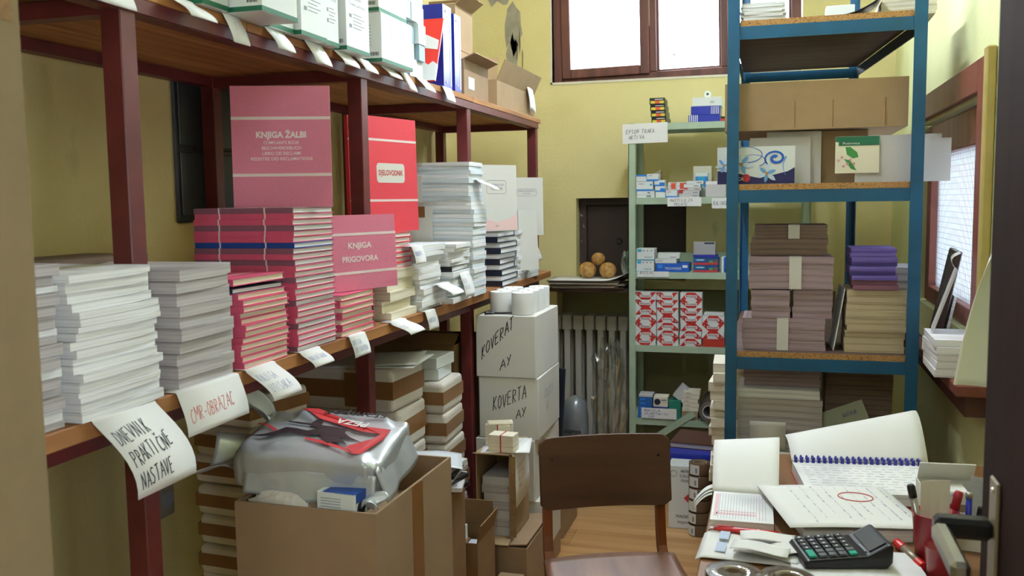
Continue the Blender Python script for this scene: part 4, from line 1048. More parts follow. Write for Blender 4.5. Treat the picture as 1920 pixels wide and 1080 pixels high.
# ================================================================ wrapped paper parcels under the shelf
def parcel(label, loc, rz, L, W, H, group, seed):
    o = thing('wrapped_parcel', label, 'parcel', loc, rz, group)
    rnd = random.Random(seed); m = MB(); n = 8; vs = []
    me = MB().box(-L / 2, L / 2, -W / 2, W / 2, 0, H)
    me.build('wrapping', 'parcel', o, bevel=min(.014, H * .2), seg=3)
    z0, z1 = H * .30, H * .72
    t = MB(); e = .0012
    t.box(-L / 2 - e, L / 2 + e, -W / 2 - e, -W / 2, z0, z1); t.box(-L / 2 - e, L / 2 + e, W / 2, W / 2 + e, z0, z1); t.box(-L / 2 - e, -L / 2, -W / 2, W / 2, z0, z1); t.box(L / 2, L / 2 + e, -W / 2, W / 2, z0, z1)
    t.build('tape', 'tape_brown', o)
    if L > .3:
        x = L * rnd.uniform(.0, .12); t = MB(); t.box(x - .025, x + .025, -W / 2 - 2 * e, -W / 2 - e, H * .1, H * .9); t.box(x - .025, x + .025, -W / 2 - 2 * e, W / 2, H, H + .0008); t.build('tape', 'tape_brown', o)
    return o
rnd = random.Random(41); z = .002
g = 'wrapped parcels in the near under-shelf stack'; n = 13
for i in range(n):
    h = .0765
    parcel('paper parcel with brown tape in the near under-shelf stack, %s' % nth(n - 1 - i, n), (-1.30 + rnd.uniform(-.012, .012), 2.06 + rnd.uniform(-.01, .01), z), -8 + rnd.uniform(-5, 5), .19, .22, h - .001, g, i); z += h
g = 'wrapped parcels in the wide under-shelf stack'; z = .002; n = 7
for i in range(n):
    h = .136
    parcel('wide paper parcel with brown tape behind the second post, %s' % nth(n - 1 - i, n), (-1.295 + rnd.uniform(-.008, .008), 2.715 + rnd.uniform(-.008, .008), z), rnd.uniform(-3, 3), .345, .235, h - .001, g, 20 + i); z += h
zp = z
sheet('paper_sheet', 'big grey-white sheet lying on the wide parcel stack, upper one', (-1.27, 2.70, zp + .008), .36, .26, 14, 'paper_grey', cat='paper', bend=lambda u, v: .006 * u * u)
sheet('paper_sheet', 'big white sheet lying on the wide parcel stack, lower one', (-1.26, 2.71, zp + .002), .36, .26, 6, 'paper', cat='paper', bend=lambda u, v: .004 * u * u)
g = 'wrapped parcels in the far under-shelf stack'; z = .002; n = 8
for i in range(n):
    h = .107
    parcel('small taped parcel in the stack before the third post, %s' % nth(n - 1 - i, n), (-1.155 + rnd.uniform(-.008, .008), 2.98 + rnd.uniform(-.008, .008), z), rnd.uniform(-4, 4), .17, .22, h - .001, g, 40 + i); z += h
o = open_box('cardboard_box', 'dark brown cardboard box with white sticker deep under the shelf', (-1.335, 3.40, .001), 0, .36, .36, .93, 'cardboard_dark', flaps=(('-y', .07, -60),))
MB().box(-.02 + .0, .045, -.1812, -.1803, .82, .90).build('sticker', 'white_card', o)
text('STUDIO', .018, 'black_ink', o, (.012, -.182, .862), '-y', fit=.05)
# folders and flat white boxes between the big box and the tower -------------
fx, fy = -1.0, 2.60
carton('cardboard_box', 'dark carton beneath the glossy black and white folders', 'box', (-1.0, 2.545, .001), 0, .17, .16, .60, 'cardboard_dark')
rnd = random.Random(71); z = .602
for i in range(6):
    o = carton('document_folder', 'black and white document folder between the parcels and white tower, %s' % nth(5 - i, 6), 'folder', (-1.0 + rnd.uniform(-.01, .01), 2.545 + rnd.uniform(-.01, .01), z), rnd.uniform(-14, 14), .19, .17, .013, ('black', 'paper_grey')[i % 2], group='document folders on the dark carton', bevel=.001)
    z += .0135
o = sheet('paper_sheet', 'shiny bluish sheet drooping over the folders', (-1.0, 2.545, z + .012), .20, .17, 20, mat('glossy_sheet', '#e4e9ee', .25), bend=lambda u, v: -.05 * max(0, u - .6) ** 1.5)
for i, (x, y, z, lab) in enumerate(((-1.165, 2.98, .8595, 'lower'), (-1.16, 2.98, .8995, 'upper'))):
    carton('flat_white_box', 'small flat white box on the far parcel stack, %s one' % lab, 'box', (x, y, z), 4 - 6 * i, .12, .16, .038, 'carton_white', group='flat white boxes under the shelf')

# ================================================================ school chair
ch = thing('chair', 'worn plywood school chair with bentwood legs facing the viewer', 'chair', (-.397, 2.40, 0), 22)
def backrest(u, v):
    x = -.193 + .386 * u; z = .585 + .205 * v
    return (x, .205 + .028 * (v - .5) - .030 * (1 - (2 * u - 1) ** 2) * -1 - .030, z)
m = MB(); nu, nv = 20, 8; r_ = .03
def bk(u, v):
    # rounded corners: shrink v range near the ends
    x = (2 * u - 1); d = max(0, abs(x) - (1 - .16)) / .16
    lim = 1 - .16 * (1 - math.sqrt(max(0, 1 - d * d)))
    vv = .5 + (v - .5) * lim
    xx = .193 * x; z = .583 + .205 * vv
    y = .175 + .03 * (vv - .5) + .024 * (1 - x * x)
    return (xx, y, z)
m.grid(bk, nu, nv, th=-.011); br = m.build('backrest', 'ply', ch, smooth=False, bevel=.0015)
for s_ in (-1, 1):
    for zz in (.63, .73):
        MB().lathe([(0, 0), (.005, 0), (.004, -.003), (0, -.003)], 8, (s_ * .155, .172, zz), axis='y').build('rivet', 'dark_panel', br)
for s_ in (-1, 1):
    pth = [(s_ * .165, .215, .74), (s_ * .167, .203, .62), (s_ * .168, .19, .50), (s_ * .168, .178, .455), (s_ * .168, .155, .428), (s_ * .168, .11, .415), (s_ * .168, -.10, .405), (s_ * .168, -.17, .39), (s_ * .168, -.195, .35), (s_ * .17, -.20, .2), (s_ * .172, -.205, .0)]
    m = MB(); P_ = [Vector(p) for p in pth]; w_, t_ = .014, .011; vs = []
    for i, p in enumerate(P_):
        t = (P_[min(i + 1, len(P_) - 1)] - P_[max(i - 1, 0)]).normalized(); a = Vector((1, 0, 0)); b = t.cross(a).normalized()
        vs += [p + a * w_ + b * t_, p - a * w_ + b * t_, p - a * w_ - b * t_, p + a * w_ - b * t_]
    fs = [(i * 4 + j, i * 4 + (j + 1) % 4, i * 4 + 4 + (j + 1) % 4, i * 4 + 4 + j) for i in range(len(P_) - 1) for j in range(4)] + [(0, 1, 2, 3), tuple(len(vs) - 4 + k for k in (3, 2, 1, 0))]
    m.add(vs, fs); m.build('side_frame', 'bent', ch, bevel=.003, seg=2)
    MB().box(s_ * .168 - .014, s_ * .168 + .014, .15, .172, 0, .41).build('leg', 'bent', ch, bevel=.003)
m = MB()
def seat(u, v):
    x = 2 * u - 1; e = .02 * (1 - math.cos(x * 1.2)); yb = .165 - .05 * x * x
    y = -.215 + (yb + .215) * v
    return (.20 * x * (1 - .06 * v), y, .432 + .016 * v ** 3 - .012 * math.sin(math.pi * v) + .010 * x * x - .03 * max(0, .18 - v) / .18 * .6)
m.grid(seat, 18, 14, th=.012); m.build('seat', 'ply_seat', ch, smooth=True)
MB().box(-.155, .155, .15, .168, .2, .235).build('stretcher', 'bent', ch, bevel=.003)

# ================================================================ green steel rack on the back wall
GX0, GX1, GY0, GY1 = -.70, .16, 4.545, 4.84
gr = thing('green_rack', 'pale green steel rack with five shelves under the window', 'rack', (0, 0, 0))
for x in (GX0, GX1 - .035):
    for yy in (GY0, GY1 - .035):
        m = MB(); s_ = 1 if x < -.3 else -1; c0, c1 = (x, x + .003) if s_ > 0 else (x + .032, x + .035)
        m.box(x, x + .035, yy if yy < 4.7 else yy + .032, yy + .003 if yy < 4.7 else yy + .035, 0, 1.84); m.box(c0, c1, yy, yy + .035, 0, 1.84)
        m.build('post', 'green_metal', gr)
GZ = (1.836, 1.475, 1.108, .740, .368)
for z in GZ:
    m = MB(); m.box(GX0 + .004, GX1 - .004, GY0 + .004, GY1 - .004, z - .003, z); m.box(GX0 + .036, GX1 - .036, GY0 + .0035, GY0 + .0065, z - .032, z - .003); m.box(GX0 + .036, GX1 - .036, GY1 - .0065, GY1 - .0035, z - .032, z - .003)
    m.build('shelf', 'green_metal', gr)
MB().box(GX0 + .01, GX1 - .01, GY1 - .012, GY1 - .008, 1.108, 1.19).build('back_strip', 'green_metal', gr)
MB().box(GX0 + .01, GX1 - .3, GY1 - .012, GY1 - .008, 1.475, 1.545).build('back_strip', 'green_metal', gr)
MB().box(0, .30, -.0015, .0015, -.016, .016, T=Matrix.Translation((-.62, GY0 + .001, .235)) @ Matrix.Rotation(R(-35), 4, 'Y')).build('brace', 'green_metal', gr)

def printed(name, label, cat, x0, x1, z, h, d, mt, strips=(), group=None, y=GY0 + .012, lines=(), rz=0):
    """small carton on the green rack, near face at y; strips: (u0,u1,v0,v1,material) on the near face"""
    w = x1 - x0
    o = thing(name, label, cat, ((x0 + x1) / 2, y + d / 2, z + .0006), rz, group)
    MB().box(-w / 2, w / 2, -d / 2, d / 2, 0, h).build('body', mt, o, bevel=.0008)
    for u0, u1, v0, v1, m_ in strips:
        MB().box(-w / 2 + u0 * w, -w / 2 + u1 * w, -d / 2 - .0006, -d / 2, v0 * h, v1 * h).build('printed_panel', m_, o)
    for s_, size, u, v, m_, f in lines:
        if s_ == '~':
            MB().box((u - .5 - (f or .3) / 2) * w, (u - .5 + (f or .3) / 2) * w, -d / 2 - .0009, -d / 2, v * h - .0014, v * h + .0014).build('printed_line', m_, o); continue
        text(s_, size, m_, o, ((u - .5) * w, -d / 2 - .001, v * h), '-y', fit=f * w if f else None)
    return o
# black and yellow film boxes
yel = mat('yellow_print', '#d8c93a', .5); ora = mat('orange_red_print', '#e0543a', .5); sky = mat('sky_blue_print', '#2f86e0', .45); aqua = mat('aqua_print', '#35a9cf', .45)
for i in range(4):
    printed('ribbon_box', 'black box with yellow and red end on the rack top, %s' % nth(3 - i, 4), 'box', -.586 - .0045 * i, -.514 - .004 * i, GZ[0] + .0308 * i, .0302, .16, 'black', ((.06, .36, .1, .52, yel), (.36, .66, .1, .55, ora), (.66, .94, .1, .52, yel)), 'black ribbon boxes on the rack top',
            lines=(('~', .009, .62, .76, 'paper', .55),), rz=-1.5 + i)
o = printed('carbon_box', 'blue and white striped box lying on the rack top, lower one', 'box', -.41, -.262, GZ[0], .033, .18, 'binder_blue', tuple((.03 + .06 * k, .055 + .06 * k, .02, .98, 'paper') for k in range(5)), 'striped boxes on the rack top')
printed('carbon_box', 'blue and white striped box lying on the rack top, upper one', 'box', -.398, -.262, GZ[0] + .0335, .040, .18, 'binder_blue', tuple((.70 + .06 * k, .722 + .06 * k, .05, .95, 'paper') for k in range(5)), 'striped boxes on the rack top')
printed('white_carton', 'white carton with barcode on the striped boxes', 'box', -.392, -.255, GZ[0] + .074, .042, .17, 'carton_white', tuple((.62 + .03 * k, .635 + .03 * k, .3, .55, 'grey_ink') for k in range(5)))
o = thing('tape_roll', 'tiny white reel standing on the white carton at rack top', 'reel', (-.322, 4.60, GZ[0] + .117), 0)
MB().lathe([(.005, -.012), (.0165, -.012), (.0165, .012), (.005, .012), (.005, -.012)], 16, (0, 0, .0168), axis='y').build('reel', 'carton_white', o); MB().lathe([(0, -.0125), (.006, -.0125), (.006, .0125), (0, .0125)], 10, (0, 0, .0168), axis='y').build('core', 'black', o)
printed('small_carton', 'tiny red and black carton at the right of the striped boxes', 'box', -.258, -.236, GZ[0], .022, .06, 'black', ((.05, .95, .05, .5, 'red_ink'),))
# paper sign at the rack top
def sign(label, x0, x1, z0, z1, y, lines, ink, du, dv, u0=.08, v0=.42, seed=1, rz=0, pen=.0018, ink2=None):
    w, h = x1 - x0, z1 - z0
    o = thing('paper_sign', label, 'paper sign', ((x0 + x1) / 2, y, z0), 0); o.rotation_euler = (0, R(rz), 0)
    MB().box(-w / 2, w / 2, -.0008, 0, 0, h).build('sheet', 'paper', o)
    hand(lines, flat_surf((-w / 2, -.0009, h), (w, 0, 0), (0, 0, -h), (0, -1, 0)), ink, o, u0, v0, du, dv, pen, seed=seed)
    return o
sign('white paper sign with two handwritten lines at the rack top corner', -.727, -.507, 1.742, 1.838, GY0 - .003, ('EPSON TRAKA', ' AKTIVA'), 'black_ink', .075, .2, v0=.5, seed=81, rz=-1)
sign('paper sign with small handwriting on the second rack shelf edge', -.508, -.345, 1.432, 1.476, GY0 - .002, ('MASTILO ZA', '  PECATE'), 'black_ink', .085, .3, v0=.5, seed=82, pen=.0014)
sign('small paper sign half hidden by the blue post on the second rack shelf', -.295, -.20, 1.42, 1.470, GY0 - .002, ('RALINGE',), 'black_ink', .13, .4, v0=.7, seed=83, pen=.0014)
sign('paper sign with faint writing under the third rack shelf', -.655, -.50, 1.085, 1.112, GY0 - .002, ('BUSAC',), 'black_ink', .12, .5, v0=.5, seed=84, pen=.0014)
sign('paper sign with three handwritten lines on the lowest rack shelf', -.635, -.46, .372, .425, GY0 - .003, ('MUNICIJA', 'ZA HEFTALICU', '  SVE'), 'blue_ink', .075, .2, v0=.34, seed=85, pen=.0016)
# second shelf: pharmacy-like cartons
z2 = GZ[1]; g = 'small blue and white cartons on the second rack shelf'
def bw(lab, x0, x1, z, h, strips, d=.09, y=GY0 + .012, mt='carton_white'): return printed('small_carton', lab, 'carton', x0, x1, z, h, d, mt, strips, g, y=y, lines=(('~', .008, .3, .75, 'grey_ink', None),) if h > .03 else ())
B_ = sky
bw('grey-white flat carton at the left of the second shelf, lower one', -.660, -.572, z2, .0145, ((.55, .8, .2, .8, 'grey_ink'),))
bw('grey-white flat carton at the left of the second shelf, upper one', -.660, -.572, z2 + .0152, .0175, ((.6, .75, .3, .7, 'grey_ink'),))
bw('wide white carton with blue lower stripe on the second shelf', -.663, -.580, z2 + .0334, .046, ((0, 1, .0, .18, B_), (.8, .95, .55, .75, aqua)))
bw('white carton with blue lid stripe at the top left of the second shelf', -.663, -.612, z2 + .0806, .033, ((0, 1, .72, 1, B_),))
bw('white carton with slanted blue base beside the blue-lidded one', -.610, -.553, z2 + .0806, .036, ((0, 1, 0, .25, B_),))
bw('white carton at the bottom of the second column on the second shelf', -.568, -.520, z2, .027, ())
bw('white carton with blue base, middle of the second column', -.570, -.520, z2 + .0276, .028, ((0, 1, 0, .3, B_), (.5, 1, .3, .62, B_)))
bw('white carton with blue base, top of the second column', -.574, -.524, z2 + .0562, .029, ((0, 1, 0, .25, B_), (.5, 1, .25, .6, B_)))
bw('white carton with blue base in front of the red ones', -.517, -.462, z2, .035, ((0, 1, 0, .2, B_),))
bw('red and white carton behind, left of the two', -.517, -.478, z2, .075, ((.35, .95, .55, .95, ora), (0, 1, .25, .5, 'red_ink')), y=GY0 + .11)
bw('red and white carton behind, right of the two', -.476, -.43, z2, .075, ((.35, .95, .55, .95, ora), (0, 1, .25, .5, 'red_ink')), y=GY0 + .11)
for i in range(5):
    dx = (0, .002, .010, .006, .020)[i]
    bw('flat pale carton in the leaning pile on the second shelf, %s' % nth(4 - i, 5), -.437 + dx, -.357 + dx, z2 + .0158 * i, .0152, ((.6, .9, .3, .6, 'grey_ink'),) + (((0, .2, .4, .9, 'red_ink'),) if i == 2 else ()), mt=('paper_grey', 'carton_white')[i > 2])
printed('small_carton', 'grey carton with white lid on the second shelf by the blue post', 'carton', -.325, -.23, z2, .075, .1, 'paper_grey', ((0, .65, .8, 1, 'paper'),))
printed('glue_carton', 'blue and white leaflet carton behind the pale pile', 'carton', -.385, -.325, z2, .12, .04, 'carton_white', ((0, .2, .45, .85, B_), (.75, 1, .4, .85, B_), (.2, .75, .45, .85, aqua)), y=GY0 + .14)
printed('plastic_tub', 'translucent plastic tub behind the pale carton pile', 'tub', -.40, -.31, z2, .155, .08, mat('milky_plastic', '#dcd9c4', .3, .05, 6), y=GY0 + .185)
o = thing('metal_clip', 'small dark metal clip lying on the top left cartons', 'clip', (-.575, 4.60, z2 + .118), 10)
m = MB(); m.prism([(-.03, 0), (.0, .005), (.03, .022), (.024, .0)], -.006, .006, 'y'); m.build('jaw', 'steel_dull', o); MB().tube([(.02, 0, .02), (.03, 0, .012), (.034, 0, .004)], .001, 5).build('spring_arm', 'black', o)
# third shelf
z3 = GZ[2]
for i in range(2):
    printed('hole_punch_box', 'white and light blue punch carton at the left of the third shelf, %s' % ('lower one', 'upper one')[i], 'carton', -.662 + .002 * i, -.575 + .002 * i, z3 + .0585 * i, .057, .1, 'carton_white', ((.05, .27, .72, .97, aqua), (0, 1, 0, .07, aqua), (.36, .42, .78, .86, 'black_ink'), (.58, .64, .78, .86, 'black_ink'), (.8, .86, .78, .86, 'black_ink')), 'punch cartons', lines=(('PUNCH', .011, .66, .24, 'black_ink', .42),))
printed('blue_carton', 'bright blue flat carton on the third rack shelf', 'carton', -.565, -.403, z3, .043, .14, mat('bright_blue_carton', '#1c5fc4', .45), ((.8, .95, .5, .8, 'paper'), (.05, .2, .45, .85, sky)), lines=(('TISCHWEBER', .016, .52, .4, 'paper', .5),))
printed('flat_white_box', 'narrow white carton on the bright blue one, lower', 'carton', -.567, -.462, z3 + .0436, .022, .1, 'carton_white', (), 'narrow white cartons', lines=(('~', .009, .2, .5, 'grey_ink', None),), rz=-3)
printed('flat_white_box', 'narrow white carton on the bright blue one, upper', 'carton', -.558, -.452, z3 + .0665, .026, .1, 'carton_white', (), 'narrow white cartons', lines=(('~', .009, .7, .3, 'grey_ink', None),), rz=4)
for i in range(2):
    o = printed('picture_carton', 'dark blue carton with red wave and green picture, %s' % ('lower one', 'upper one')[i], 'carton', -.382, -.262, z3 + .0365 * i, .0355, .09, mat('deep_blue_carton', '#1d4a86', .4), ((.02, .98, .02, .3, 'red_ink'), (.08, .4, .55, .8, aqua), (.62, .78, .3, .62, mat('green_print', '#5e9a52', .5)), (.82, .96, .35, .7, mat('brown_print', '#7e5a40', .5))), 'dark blue picture cartons', lines=(('~', .010, .3, .67, 'paper', None),))
printed('blue_tray', 'plain blue carton edge under the silver case', 'carton', -.384, -.268, z3 + .0735, .012, .09, 'binder_blue')
printed('silver_case', 'silver-grey case with dark blue label on the third shelf', 'case', -.382, -.278, z3 + .086, .062, .05, mat('silver_grey', '#a7a7ac', .4, .05, 5), ((.5, .95, .84, .97, 'navy'),))
printed('glue_bottle_box', 'blue and white carton half hidden behind the blue post', 'carton', -.248, -.195, z3, .075, .08, 'carton_white', ((.2, 1, .0, 1, mat('bright_blue_carton', '#1c5fc4', .45)), (.3, .5, .05, .25, 'paper')))
# fourth shelf: red and white chevron boxes
z4 = GZ[3]; g = 'red and white chevron boxes on the fourth rack shelf'
def chevron_proto():
    w, h, d = .105, .0375, .06
    parts = []
    parts.append(('body', MB().box(-w / 2, w / 2, -d / 2, d / 2, 0, h).mesh('body', 'carton_white')))
    m = MB(); y0, y1 = -d / 2 - .0006, -d / 2
    dr = mat('deep_red_print', '#c92c26', .45)
    m.prism([(-w / 2, 0), (-w / 2 + .022, 0), (0, h * .95), (.012, h), (-.02, h)][:5], y0, y1, 'y')
    m.prism([(-.02, h), (0, h * .62), (w / 2 - .024, 0), (w / 2, 0), (w / 2, h * .22), (.02, h)], y0 - .0002, y1, 'y')
    parts.append(('red_chevron', m.mesh('red_chevron', dr)))
    m = MB(); m.lathe([(0, y0 - .0008), (.0055, y0 - .0008), (.0055, y0), (0, y0)], 12, (w / 2 - .0115, 0, .010), axis='y'); parts.append(('dark_ring', m.mesh('dark_ring', mat('dark_red_print', '#5d1718', .5))))
    m = MB(); m.lathe([(0, y0 - .0014), (.0028, y0 - .0014), (.0028, y0), (0, y0)], 10, (w / 2 - .0115, 0, .010), axis='y'); parts.append(('white_dot', m.mesh('white_dot', 'paper')))
    return parts, w, h, d
cp, cw, chh, cd = chevron_proto()
tme = text_mesh('Amusey', .0165, .0002); tme2 = tme.copy(); tme2.materials.clear(); tme2.materials.append(mat('dark_red_letters', '#8e2a28', .5))
plate = MB().box(-.029, .029, -cd / 2 - .0011, -cd / 2 - .0007, .011, .0255).mesh('title_plate', 'carton_white')
rnd = random.Random(90)
flip = [[0, 0, 1, 1, 0, 1, 0], [0, 0, 0, 1, 1, 1, 0], [1, 0, 0, 0, 1, 1, 1]]
def chev(lab, x, z, up):
    o = thing('staple_box', lab, 'box', (x, GY0 + .012 + cd / 2, z), rnd.uniform(-1.5, 1.5), g)
    for n_, me in cp:
        q = inst(n_, me, o)
        if not up and n_ != 'body': q.rotation_euler.y = math.pi; q.location.z = chh
    inst('title_plate', plate, o); q = inst('lettering', tme2, o, (0, -cd / 2 - .0014, chh * .5), FACE['-y']); q.scale = (.95, 1, 1)
for c, x in enumerate((-.617, -.508, -.3935)):
    for r_ in range(7):
        chev('red and white chevron box, %s column of the fourth shelf, %s' % (('left', 'middle', 'third')[c], nth(6 - r_, 7)), x + rnd.uniform(-.002, .002), z4 + .0008 + r_ * .0382, flip[c][6 - r_])
o = printed('staple_box', 'plain red carton at the base of the short right column', 'box', -.336, -.232, z4, .0395, .06, mat('plain_red_carton', '#c0392b', .6))
for r_ in range(3):
    chev('red and white chevron box in the short right column, %s' % nth(2 - r_, 3), -.285 + rnd.uniform(-.003, .003), z4 + .0408 + r_ * .0382, (1, 0, 1)[r_])
printed('flat_white_box', 'flat silver-white carton on the short right column', 'carton', -.33, -.235, z4 + .156, .012, .06, 'carton_white')
# lowest shelf
z5 = GZ[4]; g = 'staple cartons on the lowest rack shelf'
for i in range(5):
    printed('staple_carton', 'blue staple carton at the left of the lowest shelf, %s' % nth(4 - i, 5), 'carton', -.655 + .001 * i, -.582, z5 + .0215 * i, .021, .08, mat('blue_staple_carton', '#2463b0', .45), ((.1, .5, .3, .7, sky),), g)
printed('flat_white_box', 'white flat carton on the blue staple cartons', 'carton', -.65, -.58, z5 + .108, .012, .08, 'paper_grey', (), g)
printed('staple_carton', 'dark blue staple carton behind the lettered sign', 'carton', -.575, -.507, z5, .06, .08, 'blue_cover', (), g)
printed('staple_carton', 'cream staple carton with round black emblem', 'carton', -.577, -.505, z5 + .0606, .05, .08, 'pages_cream', ((.55, .9, .6, .75, 'grey_ink'),), g)
o = [q for q in bpy.data.objects if q.get('label') == 'cream staple carton with round black emblem'][0]
MB().lathe([(0, -.0412), (.016, -.0412), (.016, -.0405), (0, -.0405)], 16, (-.016, 0, .025), axis='y').build('emblem', 'navy', o)
printed('staple_carton', 'green staple carton under the tilted box', 'carton', -.50, -.44, z5, .095, .08, mat('green_carton', '#1f7f6c', .5), ((0, 1, .45, .5, 'green_band'),), g)
o = carton('open_carton', 'grey-white opened carton tipped over the green one', 'carton', (-.46, 4.61, z5 + .10), 0, .06, .07, .07, 'paper_grey'); o.rotation_euler = (0, R(38), 0)
for i in range(6):
    printed('staple_carton', 'small cream carton in the leaning pile on the lowest shelf, %s' % nth(5 - i, 6), 'carton', -.437 + .003 * (i % 3) + .004 * (i > 3), -.357 + .003 * (i % 3) + .004 * (i > 3), z5 + (.045 if i else 0) + (i - 1) * .0205 * (i > 0), .044 if i == 0 else .0198, .08, ('core' if i == 0 else 'pages_cream'), (), g, lines=(('~', .008, .3, .5, 'grey_ink', None),) if i > 0 else ())
def film_roll(label, loc, r, L, name='film_roll'):
    o = thing(name, label, 'roll', loc, 0, 'big film rolls on the lowest rack shelf')
    MB().lathe([(r * .68, 0), (r, 0), (r, L), (r * .68, L), (r * .68, 0)], 28, axis='y').build('film', mat('brown_film', '#6d625a', .3, .2, 12), o, smooth=False)
    MB().lathe([(r * .67, -.002), (r * .67, L + .002), (r * .60, L + .002), (r * .60, -.002), (r * .67, -.002)], 24, axis='y').build('core', 'paper_grey', o)
film_roll('big brown film roll lying on the lowest rack shelf', (-.300, GY0 - .01, z5 + .052), .05, .28)
film_roll('second brown film roll higher up behind the blue post', (-.232, GY0 + .03, z5 + .118), .045, .24)
carton('cardboard_box', 'brown carton under the second film roll', 'box', (-.21, 4.68, z5 + .0008), 0, .065, .25, .068, 'cardboard_dark')
# on the floor under the rack
o = thing('album', 'brown hardcover album lying on the blue binder under the rack', 'album', (-.30, 4.36, .306), -8, rx=2)
MB().box(-.15, .13, -.11, .11, 0, .004).build('cover', mat('brown_album', '#5b3b2e', .6, .1, 9), o); MB().box(-.147, .127, -.107, .107, .0045, .024).build('page_block', 'pages_grey', o); MB().box(-.15, .13, -.11, .11, .0245, .0285).build('cover', mat('brown_album', '#5b3b2e', .6), o)
o = thing('ring_binder', 'blue binder lying flat on the floor pile under the rack', 'binder', (-.31, 4.30, .242), 0)
MB().box(-.15, .15, -.13, .13, 0, .003).build('cover', 'binder_blue', o); MB().box(-.15, .15, -.13, .13, .058, .061).build('cover', 'binder_blue', o); MB().box(-.15, .15, -.13, -.127, .0035, .0575).build('spine', 'binder_blue', o)
MB().box(-.145, .145, -.12, .128, .0035, .05).build('page_block', 'pages_white', o); MB().box(.09, .13, -.1308, -.1302, .02, .045).build('spine_label', 'paper', o)
carton('cardboard_box', 'dark brown carton under the blue binder', 'box', (-.305, 4.32, .001), 0, .27, .22, .24, 'cardboard_dark')
o = carton('lettered_carton', 'white lettered carton with red diamond on the floor', 'carton', (-.375, 4.09, .001), 0, .135, .12, .285, 'carton_white')
for s_, zz, sz in (('48/96', .262, .018), ('CALC', .240, .018), ('P500', .218, .018), ('MADE IN', .055, .02), ('Importe', .03, .02)):
    text(s_, sz, 'black_ink', o, (.005, -.061, zz), '-y')
MB().prism([(.0, .14), (.025, .165), (.05, .14), (.025, .115)], -.0608, -.0601, 'y').build('red_diamond', 'red_ink', o)
MB().lathe([(.013, -.0608), (.0145, -.0608), (.0145, -.0602), (.013, -.0602), (.013, -.0608)], 16, (-.045, 0, .25), axis='y').build('ring_mark', 'black_ink', o)
g = 'brown packing tape rolls in the floor tower'
rm = MB().lathe([(.03, 0), (.048, 0), (.0485, .001), (.0485, .049), (.048, .05), (.03, .05), (.03, 0)], 26).mesh('tape', 'roll_brown'); rm.polygons.foreach_set('use_smooth', [abs(p.normal.z) < .5 for p in rm.polygons])
rc = MB().lathe([(.0299, .0), (.0299, .05), (.027, .05), (.027, 0), (.0299, 0)], 20).mesh('core', 'core')
rl = MB().grid(lambda u, v: (.0489 * math.cos(R(-165 + 55 * u)), .0489 * math.sin(R(-165 + 55 * u)), .004 + .043 * v), 6, 1, th=-.0004).mesh('sticker', 'carton_white')
rb = MB().grid(lambda u, v: (.0494 * math.cos(R(-130 + 10 * u)), .0494 * math.sin(R(-130 + 10 * u)), .012 + .022 * v), 2, 1, th=-.0004).mesh('barcode', 'grey_ink')
for i in range(6):
    o = thing('tape_roll', 'brown packing tape roll in the floor tower, %s' % nth(5 - i, 6), 'tape roll', (-.302 + .001 * (i % 2), 3.985, .001 + i * .0545), 4 * i, g)
    inst('tape', rm, o); inst('core', rc, o); inst('sticker', rl, o); inst('barcode', rb, o)
# ================================================================ blue rack beside the desk
br = thing('blue_rack', 'blue painted angle-steel rack with chipboard shelves standing end-on', 'rack', (0, 0, 0))
FX0, FX1, RX0, RX1, FY, RY = -.152, .433, -.150, .329, 3.05, 4.20
def post(x, y, sx, sy):
    m = MB(); m.box(x, x + sx * .037, y, y + sy * .004, 0, 2.45); m.box(x, x + sx * .004, y + sy * .004, y + sy * .037, 0, 2.45)
    m.build('post', 'blue_metal', br)
post(FX0, FY, 1, 1); post(FX1, FY, -1, 1); post(RX0, RY, 1, -1); post(RX1, RY, -1, -1)
BZ = (2.027, 1.512, .970, .43)
for z in BZ:
    zt_ = z - .019
    MB().box(FX0 + .005, FX1 - .005, FY + .0045, FY + .0085, zt_ - .040, zt_).build('beam', 'blue_metal', br)
    MB().box(RX0 + .005, RX1 - .005, RY - .0085, RY - .0045, zt_ - .040, zt_).build('beam', 'blue_metal', br)
    for xa, xb in ((FX0, RX0), (FX1 - .004, RX1 - .004)):
        m = MB(); m.prism([(xa + .0045 if xa < 0 else xa - .0045, FY + .038), (xa + .0085 if xa < 0 else xa - .0005, FY + .038), (xb + .0085 if xa < 0 else xb - .0005, RY - .038), (xb + .0045 if xa < 0 else xb - .0045, RY - .038)], zt_ - .038, zt_)
        m.build('beam', mat('dark_blue_paint', '#24384a', .5, .2, 9), br)
    m = MB(); m.prism([(FX0 + .038, FY + .0095), (FX1 - .038, FY + .0095), (FX1 - .038, FY + .04), (FX1 - .010, FY + .04), (RX1 - .010, RY - .04), (RX0 + .010, RY - .04), (FX0 + .010, FY + .04), (FX0 + .038, FY + .04)], zt_ + .0005, z, mi=0)
    me = m.build('shelf_board', ['chip_dark', 'chip'], br)
    for p in me.data.polygons: p.material_index = 1 if p.normal.y < -.5 else 0
